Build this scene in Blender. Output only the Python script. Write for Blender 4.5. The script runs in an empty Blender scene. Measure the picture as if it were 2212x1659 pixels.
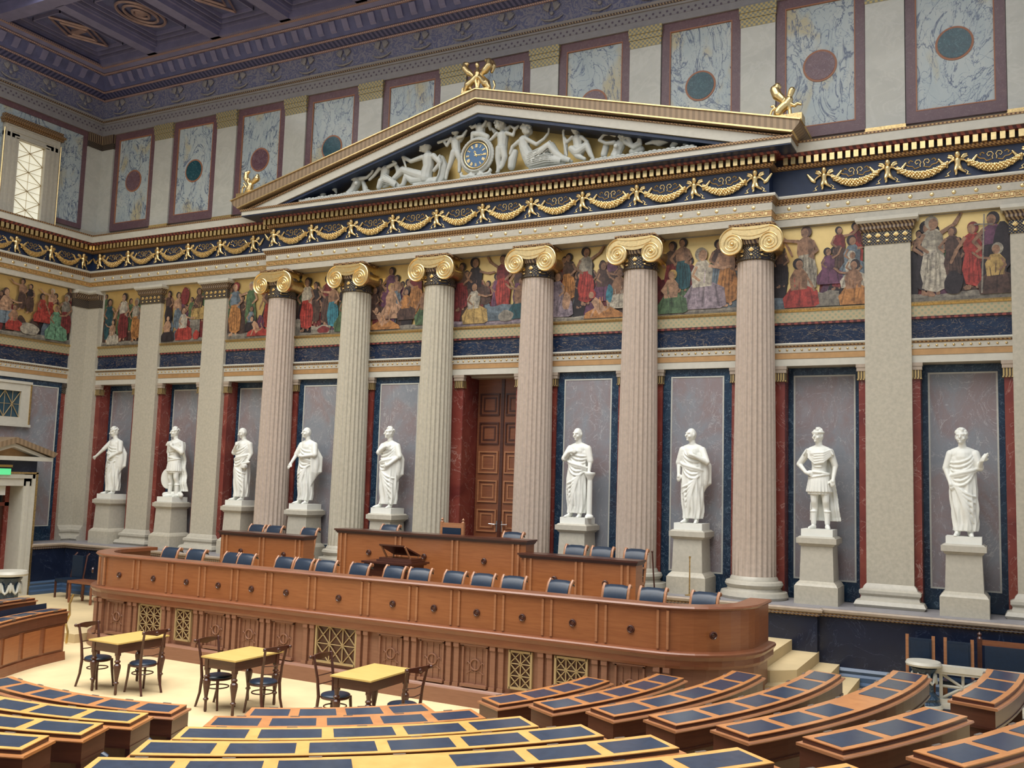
import bpy, math, random
from math import sin, cos, pi, radians, atan2, sqrt
from mathutils import Vector, Matrix
random.seed(7)
COL = bpy.context.scene.collection
D = bpy.data
ORD = ['first','second','third','fourth','fifth','sixth','seventh','eighth','ninth','tenth','eleventh','twelfth','thirteenth','fourteenth','fifteenth','sixteenth','seventeenth','eighteenth','nineteenth','twentieth','twenty-first','twenty-second','twenty-third','twenty-fourth','twenty-fifth','twenty-sixth']
# ------------------------------------------------------------------ mesh building
class MB:
    def __init__(s): s.v=[]; s.f=[]; s.m=[]; s.mi=0
    def add(s, vs, fs, M=None):
        o=len(s.v)
        for q in vs:
            s.v.append(tuple(M@Vector(q)) if M else tuple(q))
        for f in fs: s.f.append(tuple(i+o for i in f)); s.m.append(s.mi)
        return s
    def box(s, x0,x1,y0,y1,z0,z1,M=None,t=0.0):
        # t: taper of the top in x and y
        vs=[(x0,y0,z0),(x1,y0,z0),(x1,y1,z0),(x0,y1,z0),(x0+t,y0+t,z1),(x1-t,y0+t,z1),(x1-t,y1-t,z1),(x0+t,y1-t,z1)]
        return s.add(vs,[(0,3,2,1),(4,5,6,7),(0,1,5,4),(1,2,6,5),(2,3,7,6),(3,0,4,7)],M)
    def lathe(s, prof, n=24, c=(0,0), M=None, a0=0, cap=True):
        vs=[];fs=[];k=len(prof)
        for i in range(n):
            a=a0+2*pi*i/n
            for r,z in prof: vs.append((c[0]+r*cos(a),c[1]+r*sin(a),z))
        for i in range(n):
            j=(i+1)%n
            for q in range(k-1): fs.append((i*k+q,j*k+q,j*k+q+1,i*k+q+1))
        if cap:
            fs.append(tuple(i*k for i in range(n))[::-1]); fs.append(tuple(i*k+k-1 for i in range(n)))
        return s.add(vs,fs,M)
    def tube(s, pts, r, n=8, M=None, closed=False, sx=1.0):
        pts=[Vector(p) for p in pts];k=len(pts)
        rs=r if isinstance(r,(list,tuple)) else [r]*k
        vs=[];fs=[];up=None
        for i,p in enumerate(pts):
            a=pts[i-1] if (i>0 or closed) else pts[i]
            b=pts[(i+1)%k] if (i<k-1 or closed) else pts[i]
            t=(b-a); t=t.normalized() if t.length>1e-9 else Vector((0,0,1))
            if up is None:
                up=Vector((0,0,1)) if abs(t.z)<.9 else Vector((0,1,0))
            x=up.cross(t)
            if x.length<1e-5: x=Vector((1,0,0)).cross(t)
            x.normalize(); y=t.cross(x); up=y
            for j in range(n):
                an=2*pi*j/n; vs.append(p+(x*cos(an)*sx+y*sin(an))*rs[i])
        m=k if closed else k-1
        for i in range(m):
            i2=(i+1)%k
            for j in range(n):
                j2=(j+1)%n; fs.append((i*n+j,i*n+j2,i2*n+j2,i2*n+j))
        if not closed:
            fs.append(tuple(range(n))[::-1]); fs.append(tuple((k-1)*n+j for j in range(n)))
        return s.add(vs,fs,M)
    def sphere(s, c, r, n=12, m=8, M=None, R=None):
        if not isinstance(r,(list,tuple)): r=(r,r,r)
        c=Vector(c);vs=[];fs=[]
        for i in range(1,m):
            th=pi*i/m
            for j in range(n):
                ph=2*pi*j/n; q=Vector((r[0]*sin(th)*cos(ph),r[1]*sin(th)*sin(ph),r[2]*cos(th)))
                if R: q=R@q
                vs.append(c+q)
        t=Vector((0,0,r[2]));b=Vector((0,0,-r[2]))
        if R: t=R@t;b=R@b
        vs+= [c+t,c+b];T=len(vs)-2;B=T+1
        for i in range(m-2):
            for j in range(n):
                j2=(j+1)%n;fs.append((i*n+j,(i+1)*n+j,(i+1)*n+j2,i*n+j2))
        for j in range(n):
            j2=(j+1)%n;fs.append((T,j,j2));fs.append((B,(m-2)*n+j2,(m-2)*n+j))
        return s.add(vs,fs,M)
    def chain(s, L, n=10):
        # rounded tapered capsules through (x,y,z,r)
        for i in range(len(L)):
            s.sphere(L[i][:3],L[i][3],n,6)
            if i: s.tube([L[i-1][:3],L[i][:3]],[L[i-1][3],L[i][3]],n)
        return s
    def sweep(s, path, prof, closed=False, capends=True):
        P=[Vector((p[0],p[1])) for p in path];k=len(P);n=len(prof)
        def nrm(a,b):
            d=(b-a).normalized();return Vector((d.y,-d.x))
        vs=[]
        for i in range(k):
            n1=nrm(P[i-1],P[i]) if (i>0 or closed) else None
            n2=nrm(P[i],P[(i+1)%k]) if (i<k-1 or closed) else None
            if n1 is None:n1=n2
            if n2 is None:n2=n1
            mt=(n1+n2);mt=mt/max(mt.dot(n1),.2)
            for d,z in prof: q=P[i]+mt*d; vs.append((q.x,q.y,z))
        fs=[]
        for i in range(k if closed else k-1):
            i2=(i+1)%k
            for j in range(n):
                j2=(j+1)%n; fs.append((i*n+j,i2*n+j,i2*n+j2,i*n+j2))
        if not closed and capends:
            fs.append(tuple(range(n)));fs.append(tuple((k-1)*n+j for j in range(n))[::-1])
        return s.add(vs,fs)
    def prism(s, pts, y0, y1, M=None):
        # polygon in x,z extruded along y
        n=len(pts);vs=[(x,y0,z) for x,z in pts]+[(x,y1,z) for x,z in pts]
        fs=[tuple(range(n)),tuple(range(n,2*n))[::-1]]
        for i in range(n): j=(i+1)%n;fs.append((j,i,i+n,j+n))
        return s.add(vs,fs,M)
    def build(s, name, mat, parent=None, smooth=True, ang=.6, loc=None):
        me=D.meshes.new(name); me.from_pydata([tuple(v) for v in s.v],[],s.f)
        mats=mat if isinstance(mat,(list,tuple)) else [mat]
        for m in mats: me.materials.append(m)
        if len(mats)>1: me.polygons.foreach_set('material_index',s.m)
        if smooth:
            me.shade_smooth()
            try: me.set_sharp_from_angle(angle=ang)
            except Exception: pass
        me.update()
        o=D.objects.new(name,me); COL.objects.link(o)
        if parent: o.parent=parent
        if loc: o.location=loc
        return o
def empty(name, loc, rz=0, label=None, cat=None, group=None):
    o=D.objects.new(name,None); COL.objects.link(o); o.location=loc; o.rotation_euler=(0,0,rz); o.empty_display_size=.2
    if label: o['label']=label
    if cat: o['category']=cat
    if group: o['group']=group
    return o
def tag(o,label,cat,group=None):
    o['label']=label;o['category']=cat
    if group:o['group']=group
    return o
def struct(o): o['kind']='structure'; return o
def copy_tree(o, parent=None):
    c=o.copy(); COL.objects.link(c); c.parent=parent
    for ch in list(o.children): copy_tree(ch,c)
    return c
def rel(M, loc):
    M.v=[(a-loc[0],b-loc[1],c-loc[2]) for a,b,c in M.v]; return M
def remeshed(mb, name, mat, parent=None, voxel=.014, smooth_it=2, loc=None, dec=None):
    me=D.meshes.new(name); me.from_pydata([tuple(v) for v in mb.v],[],mb.f); me.update()
    o=D.objects.new(name,me); COL.objects.link(o)
    m=o.modifiers.new('r','REMESH'); m.mode='VOXEL'; m.voxel_size=voxel
    if smooth_it:
        q=o.modifiers.new('s','SMOOTH'); q.iterations=smooth_it; q.factor=.5
    dg=bpy.context.evaluated_depsgraph_get()
    me2=D.meshes.new_from_object(o.evaluated_get(dg))
    o.modifiers.clear(); o.data=me2; me2.name=name; D.meshes.remove(me)
    me2.materials.clear(); me2.materials.append(mat); me2.shade_smooth()
    if parent:o.parent=parent
    if loc:o.location=loc
    return o
# ------------------------------------------------------------------ materials
def newmat(name):
    m=D.materials.new(name); m.use_nodes=True
    nt=m.node_tree; b=nt.nodes['Principled BSDF']; return m,nt,b
def N(nt,t,**k):
    n=nt.nodes.new(t)
    for a,v in k.items(): setattr(n,a,v)
    return n
def ramp(nt,stops,fac=None,interp='LINEAR'):
    r=N(nt,'ShaderNodeValToRGB'); cr=r.color_ramp; cr.interpolation=interp
    while len(cr.elements)<len(stops): cr.elements.new(.5)
    for e,(p,c) in zip(cr.elements,stops): e.position=p; e.color=(*c,1) if len(c)==3 else c
    if fac is not None: nt.links.new(fac,r.inputs[0])
    return r
def coords(nt,scale=(1,1,1),obj=False,rot=(0,0,0)):
    mp=N(nt,'ShaderNodeMapping'); mp.inputs['Scale'].default_value=scale; mp.inputs['Rotation'].default_value=rot
    if obj:
        t=N(nt,'ShaderNodeTexCoord'); nt.links.new(t.outputs['Object'],mp.inputs[0])
    else:
        g=N(nt,'ShaderNodeNewGeometry'); nt.links.new(g.outputs['Position'],mp.inputs[0])
    return mp.outputs[0]
def noise(nt,vec,scale,detail=4,rough=.55,dist=0):
    n=N(nt,'ShaderNodeTexNoise'); n.inputs['Scale'].default_value=scale; n.inputs['Detail'].default_value=detail
    n.inputs['Roughness'].default_value=rough; n.inputs['Distortion'].default_value=dist
    nt.links.new(vec,n.inputs['Vector']); return n.outputs['Fac']
def mix(nt,f,a,b,mode='MIX'):
    m=N(nt,'ShaderNodeMix',data_type='RGBA',blend_type=mode)
    for i,v in ((0,f),(6,a),(7,b)):
        if hasattr(v,'is_output') or hasattr(v,'links'): nt.links.new(v,m.inputs[i])
        else: m.inputs[i].default_value=v if i==0 else (*v,1)
    return m.outputs[2]
def math_(nt,op,a,b=None):
    m=N(nt,'ShaderNodeMath',operation=op)
    for i,v in enumerate((a,b)):
        if v is None: continue
        if hasattr(v,'links'): nt.links.new(v,m.inputs[i])
        else: m.inputs[i].default_value=v
    return m.outputs[0]
def plain(name,c,rough=.5,metal=0,var=.0,vs=6,spec=None,bump=0,coat=0):
    m,nt,b=newmat(name); b.inputs['Roughness'].default_value=rough; b.inputs['Metallic'].default_value=metal
    if coat: b.inputs['Coat Weight'].default_value=coat; b.inputs['Coat Roughness'].default_value=.15
    v=coords(nt); n=noise(nt,v,vs,3)
    lo=tuple(max(0,x*(1-var)) for x in c); hi=tuple(min(1,x*(1+var)) for x in c)
    r=ramp(nt,[(.3,lo),(.7,hi)],n); nt.links.new(r.outputs[0],b.inputs['Base Color'])
    if bump:
        bp=N(nt,'ShaderNodeBump'); bp.inputs['Strength'].default_value=bump; bp.inputs['Distance'].default_value=.01
        nt.links.new(noise(nt,v,vs*8,3),bp.inputs['Height']); nt.links.new(bp.outputs[0],b.inputs['Normal'])
    return m
def marble(name,cs,vein,scale=1.5,vscale=2.0,width=.02,rough=.25,stretch=(1,1,1),vein2=None,patch=None,dist=1.5,detail=6,vamt=1.0):
    m,nt,b=newmat(name); b.inputs['Roughness'].default_value=rough
    v=coords(nt,stretch)
    base=ramp(nt,[(.25+.5*i/(max(1,len(cs)-1)),c) for i,c in enumerate(cs)],noise(nt,v,scale,detail,.6,.6)).outputs[0]
    if patch:
        pr=ramp(nt,[(.56,(0,0,0)),(.66,(1,1,1))],noise(nt,v,scale*.9,3,.5,.3)).outputs[0]
        base=mix(nt,pr,base,patch)
    def veins(sc,w,off):
        n=N(nt,'ShaderNodeTexNoise');n.inputs['Scale'].default_value=sc;n.inputs['Detail'].default_value=detail;n.inputs['Distortion'].default_value=dist;n.inputs['Roughness'].default_value=.55
        mp=N(nt,'ShaderNodeMapping');mp.inputs['Location'].default_value=(off,off*2,off);nt.links.new(v,mp.inputs[0]);nt.links.new(mp.outputs[0],n.inputs['Vector'])
        d=math_(nt,'ABSOLUTE',math_(nt,'SUBTRACT',n.outputs['Fac'],.5))
        return ramp(nt,[(0,(vamt,)*3),(w,(0,0,0))],d).outputs[0]
    c=mix(nt,veins(vscale,width,0),base,vein)
    if vein2: c=mix(nt,veins(vscale*2.3,width*.7,7.3),c,vein2)
    nt.links.new(c,b.inputs['Base Color']); return m
def wood(name,c1,c2,rough=.35,scale=3,stretch=(1,1,12),coat=.3):
    m,nt,b=newmat(name); b.inputs['Roughness'].default_value=rough; b.inputs['Coat Weight'].default_value=coat; b.inputs['Coat Roughness'].default_value=.25
    v=coords(nt,stretch); n=noise(nt,v,scale,5,.6,.4)
    r=ramp(nt,[(.25,c1),(.75,c2)],n); nt.links.new(r.outputs[0],b.inputs['Base Color']); return m
def ornament(name,ca,cb,period,lo=.4,hi=.6,rough=.5,metal=0,axis='xy',kind='dots'):
    # a small repeating carved / painted pattern in two colours
    m,nt,b=newmat(name); b.inputs['Roughness'].default_value=rough; b.inputs['Metallic'].default_value=metal
    v=coords(nt,(1,1,1))
    sp=N(nt,'ShaderNodeSeparateXYZ'); nt.links.new(v,sp.inputs[0])
    u=math_(nt,'SUBTRACT',sp.outputs[0],sp.outputs[1])
    su=math_(nt,'SINE',math_(nt,'MULTIPLY',u,2*pi/period))
    if kind=='dots':
        sz=math_(nt,'SINE',math_(nt,'MULTIPLY',sp.outputs[2],2*pi/period)); val=math_(nt,'MULTIPLY',su,sz)
    elif kind=='scroll':
        n=noise(nt,v,1/period,2,.5,2.5); val=math_(nt,'SINE',math_(nt,'MULTIPLY',n,30))
    else: val=su
    val=math_(nt,'MULTIPLY_ADD',val,.5); nt.nodes[-1].inputs[2].default_value=.5
    r=ramp(nt,[(lo,ca),(hi,cb)],val); nt.links.new(r.outputs[0],b.inputs['Base Color']); return m
M={}
M['cream']=plain('cream_stone',(.45,.42,.35),.42,var=.07,vs=14)
M['creamhi']=plain('pale_cream_stone',(.52,.50,.43),.35,var=.05,vs=9)
M['pil']=plain('beige_marble',(.45,.415,.335),.34,var=.10,vs=16)
M['shaftR']=plain('rosy_beige_marble',(.46,.375,.31),.38,var=.10,vs=14)
M['shaftG']=plain('yellow_beige_marble',(.47,.43,.34),.38,var=.10,vs=14)
M['upil']=marble('pale_grey_green_marble',[(.43,.43,.39),(.48,.48,.43),(.53,.53,.48)],(.54,.54,.49),1.3,1.5,.05,.16,(1,1,1.4),vamt=.6)
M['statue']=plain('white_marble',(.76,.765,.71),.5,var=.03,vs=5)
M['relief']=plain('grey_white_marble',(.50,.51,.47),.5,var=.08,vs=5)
M['blue']=marble('navy_gold_veined_marble',[(.006,.010,.026),(.008,.018,.048),(.014,.030,.065)],(.26,.20,.13),2.2,2.6,.012,.18,(1,1,2.6),(.08,.10,.15),dist=2.2)
M['navy']=marble('dark_blue_marble',[(.008,.014,.034),(.011,.030,.062),(.02,.052,.085)],(.12,.18,.24),4,5,.012,.22,(1,1,1),None)
M['navyd']=marble('near_black_marble',[(.007,.011,.028),(.011,.018,.042)],(.07,.09,.15),2,1.3,.005,.25,(1,1,1),None,vamt=.5)
M['redm']=marble('brick_red_marble',[(.12,.022,.02),(.19,.04,.03),(.24,.065,.045)],(.35,.2,.17),1.2,1.6,.008,.25)
M['pink']=marble('grey_pink_marble',[(.19,.215,.25),(.235,.245,.27),(.245,.195,.20),(.28,.30,.33)],(.50,.50,.50),1.1,1.9,.007,.25,(1,1,.7),(.36,.37,.41),dist=1.8,vamt=.6)
M['upan']=marble('pale_blue_veined_marble',[(.33,.40,.43),(.42,.48,.49),(.50,.53,.50)],(.06,.09,.17),1.6,1.25,.018,.22,(1,1,.55),(.12,.17,.26),(.46,.42,.28),dist=2.0)
M['purp']=marble('purple_porphyry',[(.11,.055,.07),(.15,.08,.09)],(.24,.17,.18),6,7,.01,.3)
M['discg']=marble('green_black_marble',[(.008,.04,.06),(.015,.08,.10)],(.1,.22,.25),6,8,.015,.2)
M['discr']=marble('plum_marble',[(.10,.05,.07),(.17,.09,.10)],(.3,.22,.24),6,8,.015,.2)
M['copper']=plain('orange_copper_border',(.34,.14,.07),.45)
M['gold']=plain('gilt_gold',(.83,.63,.31),.32,1,.12,20)
M['goldd']=plain('antique_gold',(.62,.45,.21),.36,1,.3,30)
M['goldm']=plain('gold_mosaic',(.72,.52,.20),.42,.75,.15,90,bump=.15)
M['goldflat']=plain('gold_leaf_ground',(.72,.53,.23),.34,.8,.06,4)
M['bronze']=ornament('gilded_carved_moulding',(.10,.045,.03),(.42,.27,.12),.07,.3,.7,.45,.35)
M['sima']=ornament('gilded_palmette_moulding',(.22,.155,.095),(.31,.22,.135),.12,.3,.7,.45,.25,kind='bars')
M['redorn']=ornament('dark_red_leaf_moulding',(.055,.008,.012),(.22,.05,.035),.13,.4,.6,.5,0,kind='bars')
M['capd']=ornament('blue_and_gold_capital_band',(.015,.02,.04),(.30,.22,.09),.055,.55,.8,.4,.3)
M['capu']=ornament('cream_and_gold_capital_band',(.20,.21,.18),(.46,.36,.15),.10,.35,.6,.4,.3)
M['capg']=ornament('gold_leaf_capital_bars',(.07,.05,.035),(.50,.36,.15),.05,.3,.6,.4,.4,kind='bars')
M['tan']=plain('tan_stone_moulding',(.37,.30,.235),.4,var=.1,vs=8)
M['capeg']=ornament('egg_and_dart_band',(.05,.03,.03),(.30,.22,.13),.07,.4,.6,.5,.2,kind='bars')
M['orange']=plain('orange_gold_band',(.46,.27,.12),.4,.35,.1,8)
M['dark']=plain('near_black_dentil_ground',(.015,.01,.02),.7)  # near-black ground behind the dentils
M['bluebg']=plain('deep_blue_ground',(.010,.022,.060),.45,var=.2,vs=3)
M['wood']=wood('amber_brown_wood',(.25,.082,.026),(.34,.125,.042))
M['wood2']=wood('red_brown_wood',(.17,.055,.024),(.235,.085,.036))
M['wood3']=wood('pale_pinkish_carved_wood',(.21,.093,.052),(.27,.125,.072),.5)  # paler, pinker wood tone for the lower dais
M['woodd']=wood('dark_walnut',(.045,.013,.009),(.085,.026,.014),.3)
M['woodt']=wood('golden_lit_veneer',(.62,.30,.075),(.78,.43,.13),.28,2,(3,3,1),.4)  # lighter copy of the veneer; reflected light is put into its colour
M['woodtb']=wood('tan_veneer',(.40,.155,.05),(.55,.24,.08),.30,2,(3,3,1),.4)
M['woodf']=wood('warm_chair_wood',(.30,.12,.05),(.42,.19,.085),.35)
M['tabletop']=wood('yellow_oak_top',(.56,.39,.115),(.66,.475,.16),.35,2,(2,12,1),.2)
M['leather']=plain('navy_leather',(.009,.022,.046),.36,var=.12,vs=20)
M['woodx']=wood('shade_darkened_brown_wood',(.075,.024,.013),(.12,.042,.022),.35)  # brown darkened in the colour for the shade beneath the desk tops
M['padleather']=plain('slate_blue_leather_inlay',(.026,.042,.075),.20,var=.15,vs=15)
M['carpet']=plain('straw_yellow_carpet',(.60,.47,.265),.95,var=.10,vs=1.1,bump=.1)
M['ceil']=plain('hazed_violet_blue_painted_wood',(.19,.185,.33),.6,var=.12,vs=3)  # violet blue paint, brightened in the colour to imitate haze overhead
M['ceild']=plain('hazed_dusky_blue_painted_wood',(.10,.11,.24),.6,var=.2,vs=3)  # blue paint lifted by the same haze tint
M['ceilo']=plain('hazed_ochre_gilding_on_ceiling',(.33,.23,.23),.5,.3,.15,6)  # gilding tone paled and cooled with the ceiling haze
M['ceilbead']=ornament('gilded_bead_line',(.18,.14,.22),(.50,.33,.24),.06,.35,.6,.5,.2,kind='bars')
M['crown']=ornament('scrolling_painted_frieze',(.12,.13,.24),(.22,.22,.28),.3,.35,.65,.6,0,kind='scroll')
M['crownl']=plain('grey_cream_moulding',(.25,.24,.25),.55,var=.08,vs=6)
M['lattice']=plain('pale_brass_lattice',(.44,.33,.17),.4,.3)
M['glasslit']=None
M['white']=plain('white_enamel',(.7,.7,.66),.5)
M['brass']=plain('brass',(.6,.42,.15),.35,1)
M['steel']=plain('brushed_steel',(.5,.5,.5),.3,1)
def emis(name,c,s):
    m,nt,b=newmat(name); b.inputs['Base Color'].default_value=(*c,1); b.inputs['Emission Color'].default_value=(*c,1); b.inputs['Emission Strength'].default_value=s; return m
M['sky']=emis('skylight_glass',(.93,.97,1.0),1.6)
M['winlit']=emis('daylit_window_glass',(.86,.84,.68),.42)
M['green']=emis('green_exit_sign',(.08,.5,.2),.8)
M['glassd']=plain('dim_blue_glass',(.03,.07,.10),.15)
m,nt,b=newmat('painted_figures'); a=N(nt,'ShaderNodeVertexColor',layer_name='Col')
v=coords(nt); r=ramp(nt,[(.32,(.40,.38,.40)),(.68,(1.45,1.4,1.3))],noise(nt,v,11,6,.65)).outputs[0]
nt.links.new(mix(nt,1.0,a.outputs[0],r,'MULTIPLY'),b.inputs['Base Color']); b.inputs['Roughness'].default_value=.5
M['paint']=m

def head(b,c,yaw,hair,tilt=0,s=1.0,bare=False):
    R=Matrix.Rotation(yaw,3,'Z')@Matrix.Rotation(tilt,3,'X'); c=Vector(c)
    def P(x,y,z): return c+R@Vector((x*s,y*s,z*s))
    b.sphere(c,(.082*s,.098*s,.115*s),14,10,R=R); b.sphere(P(0,-.025,-.06),(.058*s,.062*s,.062*s),10,8,R=R)
    b.chain([(*P(0,-.095,.018),.011*s),(*P(0,-.122,-.022),.017*s)],6)              # nose
    b.chain([(*P(-.05,-.082,.032),.013*s),(*P(0,-.099,.030),.012*s),(*P(.05,-.082,.032),.013*s)],6)  # brow
    b.chain([(*P(-.02,-.090,-.058),.010*s),(*P(.02,-.090,-.058),.010*s)],6); b.sphere(P(0,-.082,-.092),(.026*s,.022*s,.02*s),8,6,R=R)
    for sx in (-1,1):
        b.sphere(P(sx*.084,.005,-.005),(.012*s,.022*s,.032*s),8,6,R=R); b.sphere(P(sx*.045,-.07,-.035),(.026*s,.022*s,.028*s),8,6,R=R)
    if hair!='bald':
        r=random.Random(5); k=46 if hair=='curl' else 34
        for i in range(k):
            a=r.uniform(0,2*pi);t=r.uniform(.15,1.45);x,y,z=sin(t)*cos(a),sin(t)*sin(a),cos(t)
            if y<-.45 and z<.62: continue
            b.sphere(P(.086*x,.004+.10*y,.018+.112*z),(.022*s,)*3,6,5)
    if hair=='wreath':
        for i in range(22):
            a=2*pi*i/22; b.sphere(P(.090*cos(a),.10*sin(a),.055),(.02*s,.014*s,.018*s),6,5,R=R)
# ================================================================== the room shell
XR=28.5; YL=-9.0
WALL=[(0,YL),(0,0),(XR,0)]
PORT=[(7.92,0),(7.92,-.334),(20.12,-.334),(20.12,0)]
ARCH=[(0,YL),(0,0)]+PORT+[(XR,0)]
def rect(d0,d1,z0,z1): return [(d0,z0),(d0,z1),(d1,z1),(d1,z0)]
def trim(name,path,prof,mat,smooth=False,parent=None):
    o=MB().sweep(path,prof).build(name,mat,parent,smooth)
    return o if parent else struct(o)
BAYS=[1.72,4.24,6.72,9.14,11.52,14.03,16.46,18.90,21.37,23.83,26.3]
# floor, platforms and steps
f=MB().box(-.2,XR+3,-26,1,-.3,0).build('floor',M['carpet'],smooth=False); struct(f)
# raised rear platform with a rounded step each side of the dais
f2=MB()
f2.box(0,7.35,-5.55,-.3,0,.18); f2.box(20.9,XR,-5.2,-.3,0,.18)
struct(f2.build('floor_platform',M['carpet'],smooth=False))
# back wall
w=MB()
w.box(0,XR,-.26,.14,6.04,8.86)                 # band of paintings
w.box(0,XR,-.02,.14,8.8,13.8)
w.box(0,13.27,.10,.5,0,6.2).box(14.79,XR,.10,.5,0,6.2).box(13.27,14.79,.52,.7,0,6.2)
w.box(13.27,14.79,.1,.52,6.0,6.2)
w.box(0,XR,-.02,.5,13.5,16)
struct(w.build('wall_back',M['cream'],smooth=False))
w=MB(); w.box(-.5,0.02,YL-14,.5,-.3,16); w.box(0,.24,YL,-.05,5.2,8.86); struct(w.build('wall_left',M['cream'],smooth=False))
# piers between niches, faced in red marble
w=MB(); wn=MB()
hw_=[.69]*3+[.73]*5+[.69]*3; hw_[5]=.70
edges=[.6]
for i,c in enumerate(BAYS): edges+=[c-hw_[i],c+hw_[i]]
edges.append(XR)
for i in range(0,len(edges),2): w.box(edges[i],edges[i+1],-.26,.12,1.5,6.04)
w.box(0,.26,-1.0,-.0,1.5,6.04)
struct(w.build('wall_back_piers',M['redm'],smooth=False))
# door reveal
w=MB(); w.box(13.27,13.34,-.25,.5,1.55,6.0).box(14.72,14.79,-.25,.5,1.55,6.0)
struct(w.build('trim_1',M['redm'],smooth=False))
# ---- entablature
def dotted(name,path_runs,mat,z,d,sp,r,off=.1):
    b=MB()
    for (a,bb) in path_runs:
        a=Vector(a);bb=Vector(bb);L=(bb-a).length;t=(bb-a)/L;n=Vector((t.y,-t.x))
        k=int((L-2*off)/sp)
        for i in range(k+1):
            q=a+t*(off+(L-2*off-k*sp)/2+i*sp)+n*d
            b.sphere((q.x,q.y,z),(r if abs(n.x)<.5 else .018, r if abs(n.x)>.5 else .018, r),10,6)
    return struct(b.build(name,mat))
runs=[((0,-8),(0,-.39)),((.39,0),(7.53,0)),((7.53,-.334),(20.51,-.334)),((20.51,0),(XR,0))]
trim('trim_architrave',ARCH,rect(0,.386,8.815,9.27),M['cream'])
trim('trim_meander_ground',ARCH,rect(.3,.394,8.968,9.095),M['orange'])
trim('trim_architrave_top',ARCH,rect(.3,.402,9.10,9.26),M['cream'])
dotted('trim_architrave_rosettes',runs,M['gold'],9.172,.405,.372,.038,.18)
trim('trim_architrave_bead',ARCH,[(.3,9.25),(.3,9.37),(.47,9.37),(.44,9.31),(.41,9.28),(.41,9.25)],M['bronze'])
trim('trim_architrave_moulding',ARCH,[(.2,9.36),(.2,9.42),(.475,9.42),(.485,9.39),(.475,9.36)],M['creamhi'])
trim('trim_frieze_ground',ARCH,rect(0,.33,9.40,10.0),M['bluebg'])
trim('trim_frieze_bead',ARCH,[(.2,9.975),(.2,10.04),(.43,10.04),(.40,9.99),(.36,9.975)],M['bronze'])
trim('trim_dentil_ground',ARCH,rect(0,.39,10.03,10.20),M['dark'])
trim('trim_leaf_band',ARCH,[(.2,10.19),(.2,10.26),(.56,10.26),(.53,10.19)],M['redorn'])
# gold meander on the band
b=MB()
def key(a,bb):
    a=Vector(a);bb=Vector(bb);L=(bb-a).length;t=(bb-a)/L;n=Vector((t.y,-t.x));u=.248;k=int(L/u)
    def bar(s0,s1,z0,z1):
        vs=[]
        for dd in (.39,.403):
            for s_,z_ in ((s0,z0),(s1,z0),(s1,z1),(s0,z1)):
                q=a+t*s_+n*dd; vs.append((q.x,q.y,z_))
        b.add(vs,[(0,1,2,3),(4,7,6,5),(0,4,5,1),(1,5,6,2),(2,6,7,3),(3,7,4,0)])
    z=8.97;h=.122;w_=.013
    bar(0,L,z,z+w_);bar(0,L,z+h-w_,z+h)
    for i in range(k):
        s=i*u+.02
        bar(s,s+w_,z,z+h*.78);bar(s,s+.085,z+h*.68,z+h*.68+w_);bar(s+.075,s+.075+w_,z+h*.34,z+h*.78)
        bar(s+.04,s+.085,z+h*.34,z+h*.34+w_)
        s+=.10
        bar(s+.06,s+.06+w_,z+h*.2,z+h);bar(s,s+.07,z+h*.22,z+h*.22+w_);bar(s,s+w_,z+h*.22,z+h*.62)
        s+=.085;bar(s,s+.045,z+h*.28,z+h*.72)
for a_,b_ in runs: key(a_,b_)
struct(b.build('trim_meander',M['gold'],smooth=False))
# dentils
def dentils(name,rr,d0,d1,z0,z1,sp,wd,mat):
    b=MB()
    for a,bb in rr:
        a=Vector(a);bb=Vector(bb);L=(bb-a).length;t=(bb-a)/L;n=Vector((t.y,-t.x));k=int(L/sp)
        for i in range(k):
            s=(i+.5)*L/k
            vs=[]
            for dd in (d0,d1):
                for s_,z_ in ((s-wd/2,z0),(s+wd/2,z0),(s+wd/2,z1),(s-wd/2,z1)):
                    q=a+t*s_+n*dd;vs.append((q.x,q.y,z_))
            b.add(vs,[(0,1,2,3),(4,7,6,5),(0,4,5,1),(1,5,6,2),(2,6,7,3),(3,7,4,0)])
    return struct(b.build(name,mat,smooth=False))
druns=[((0,-8),(0,-.5)),((.5,0),(7.4,0)),((7.42,-.334),(20.62,-.334)),((20.66,0),(XR,0))]
dentils('trim_dentils',druns,.36,.51,10.045,10.185,.146,.088,M['gold'])
# wing geison
trim('trim_cornice',WALL,[(0,10.25),(0,10.50),(.50,10.48),(.585,10.43),(.585,10.25)],M['creamhi'])
trim('trim_cornice_bead',WALL,[(.3,10.43),(.3,10.50),(.60,10.47),(.60,10.43)],M['bronze'])
# ---- string course under the paintings
S=.26
trim('trim_string_lower',WALL,rect(.1,S+.05,6.035,6.175),M['creamhi'])
trim('trim_string_orange',WALL,rect(.1,S+.06,6.175,6.29),M['orange'])
trim('trim_string_dots',WALL,rect(.1,S+.07,6.29,6.405),M['cream'])
dotted('trim_string_rosettes',[((0,-8),(0,-.9)),((.9,0),(XR,0))],M['goldd'],6.347,S+.072,.142,.022,.05)
trim('trim_string_bead',WALL,[(.1,6.40),(.1,6.43),(S+.10,6.43),(S+.08,6.40)],M['bronze'])
trim('trim_string_moulding',WALL,[(.1,6.425),(.1,6.49),(S+.09,6.485),(S+.115,6.455),(S+.09,6.425)],M['creamhi'])
trim('trim_marble_band',WALL,rect(.1,S+.03,6.48,6.86),M['blue'])
trim('trim_painting_bead',WALL,rect(.1,S+.06,6.85,6.895),M['redorn'])
M['dotsband']=ornament('green_orange_dotted_band',(.40,.33,.20),(.27,.29,.19),.11,.6,.7,.45,.2)
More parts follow.
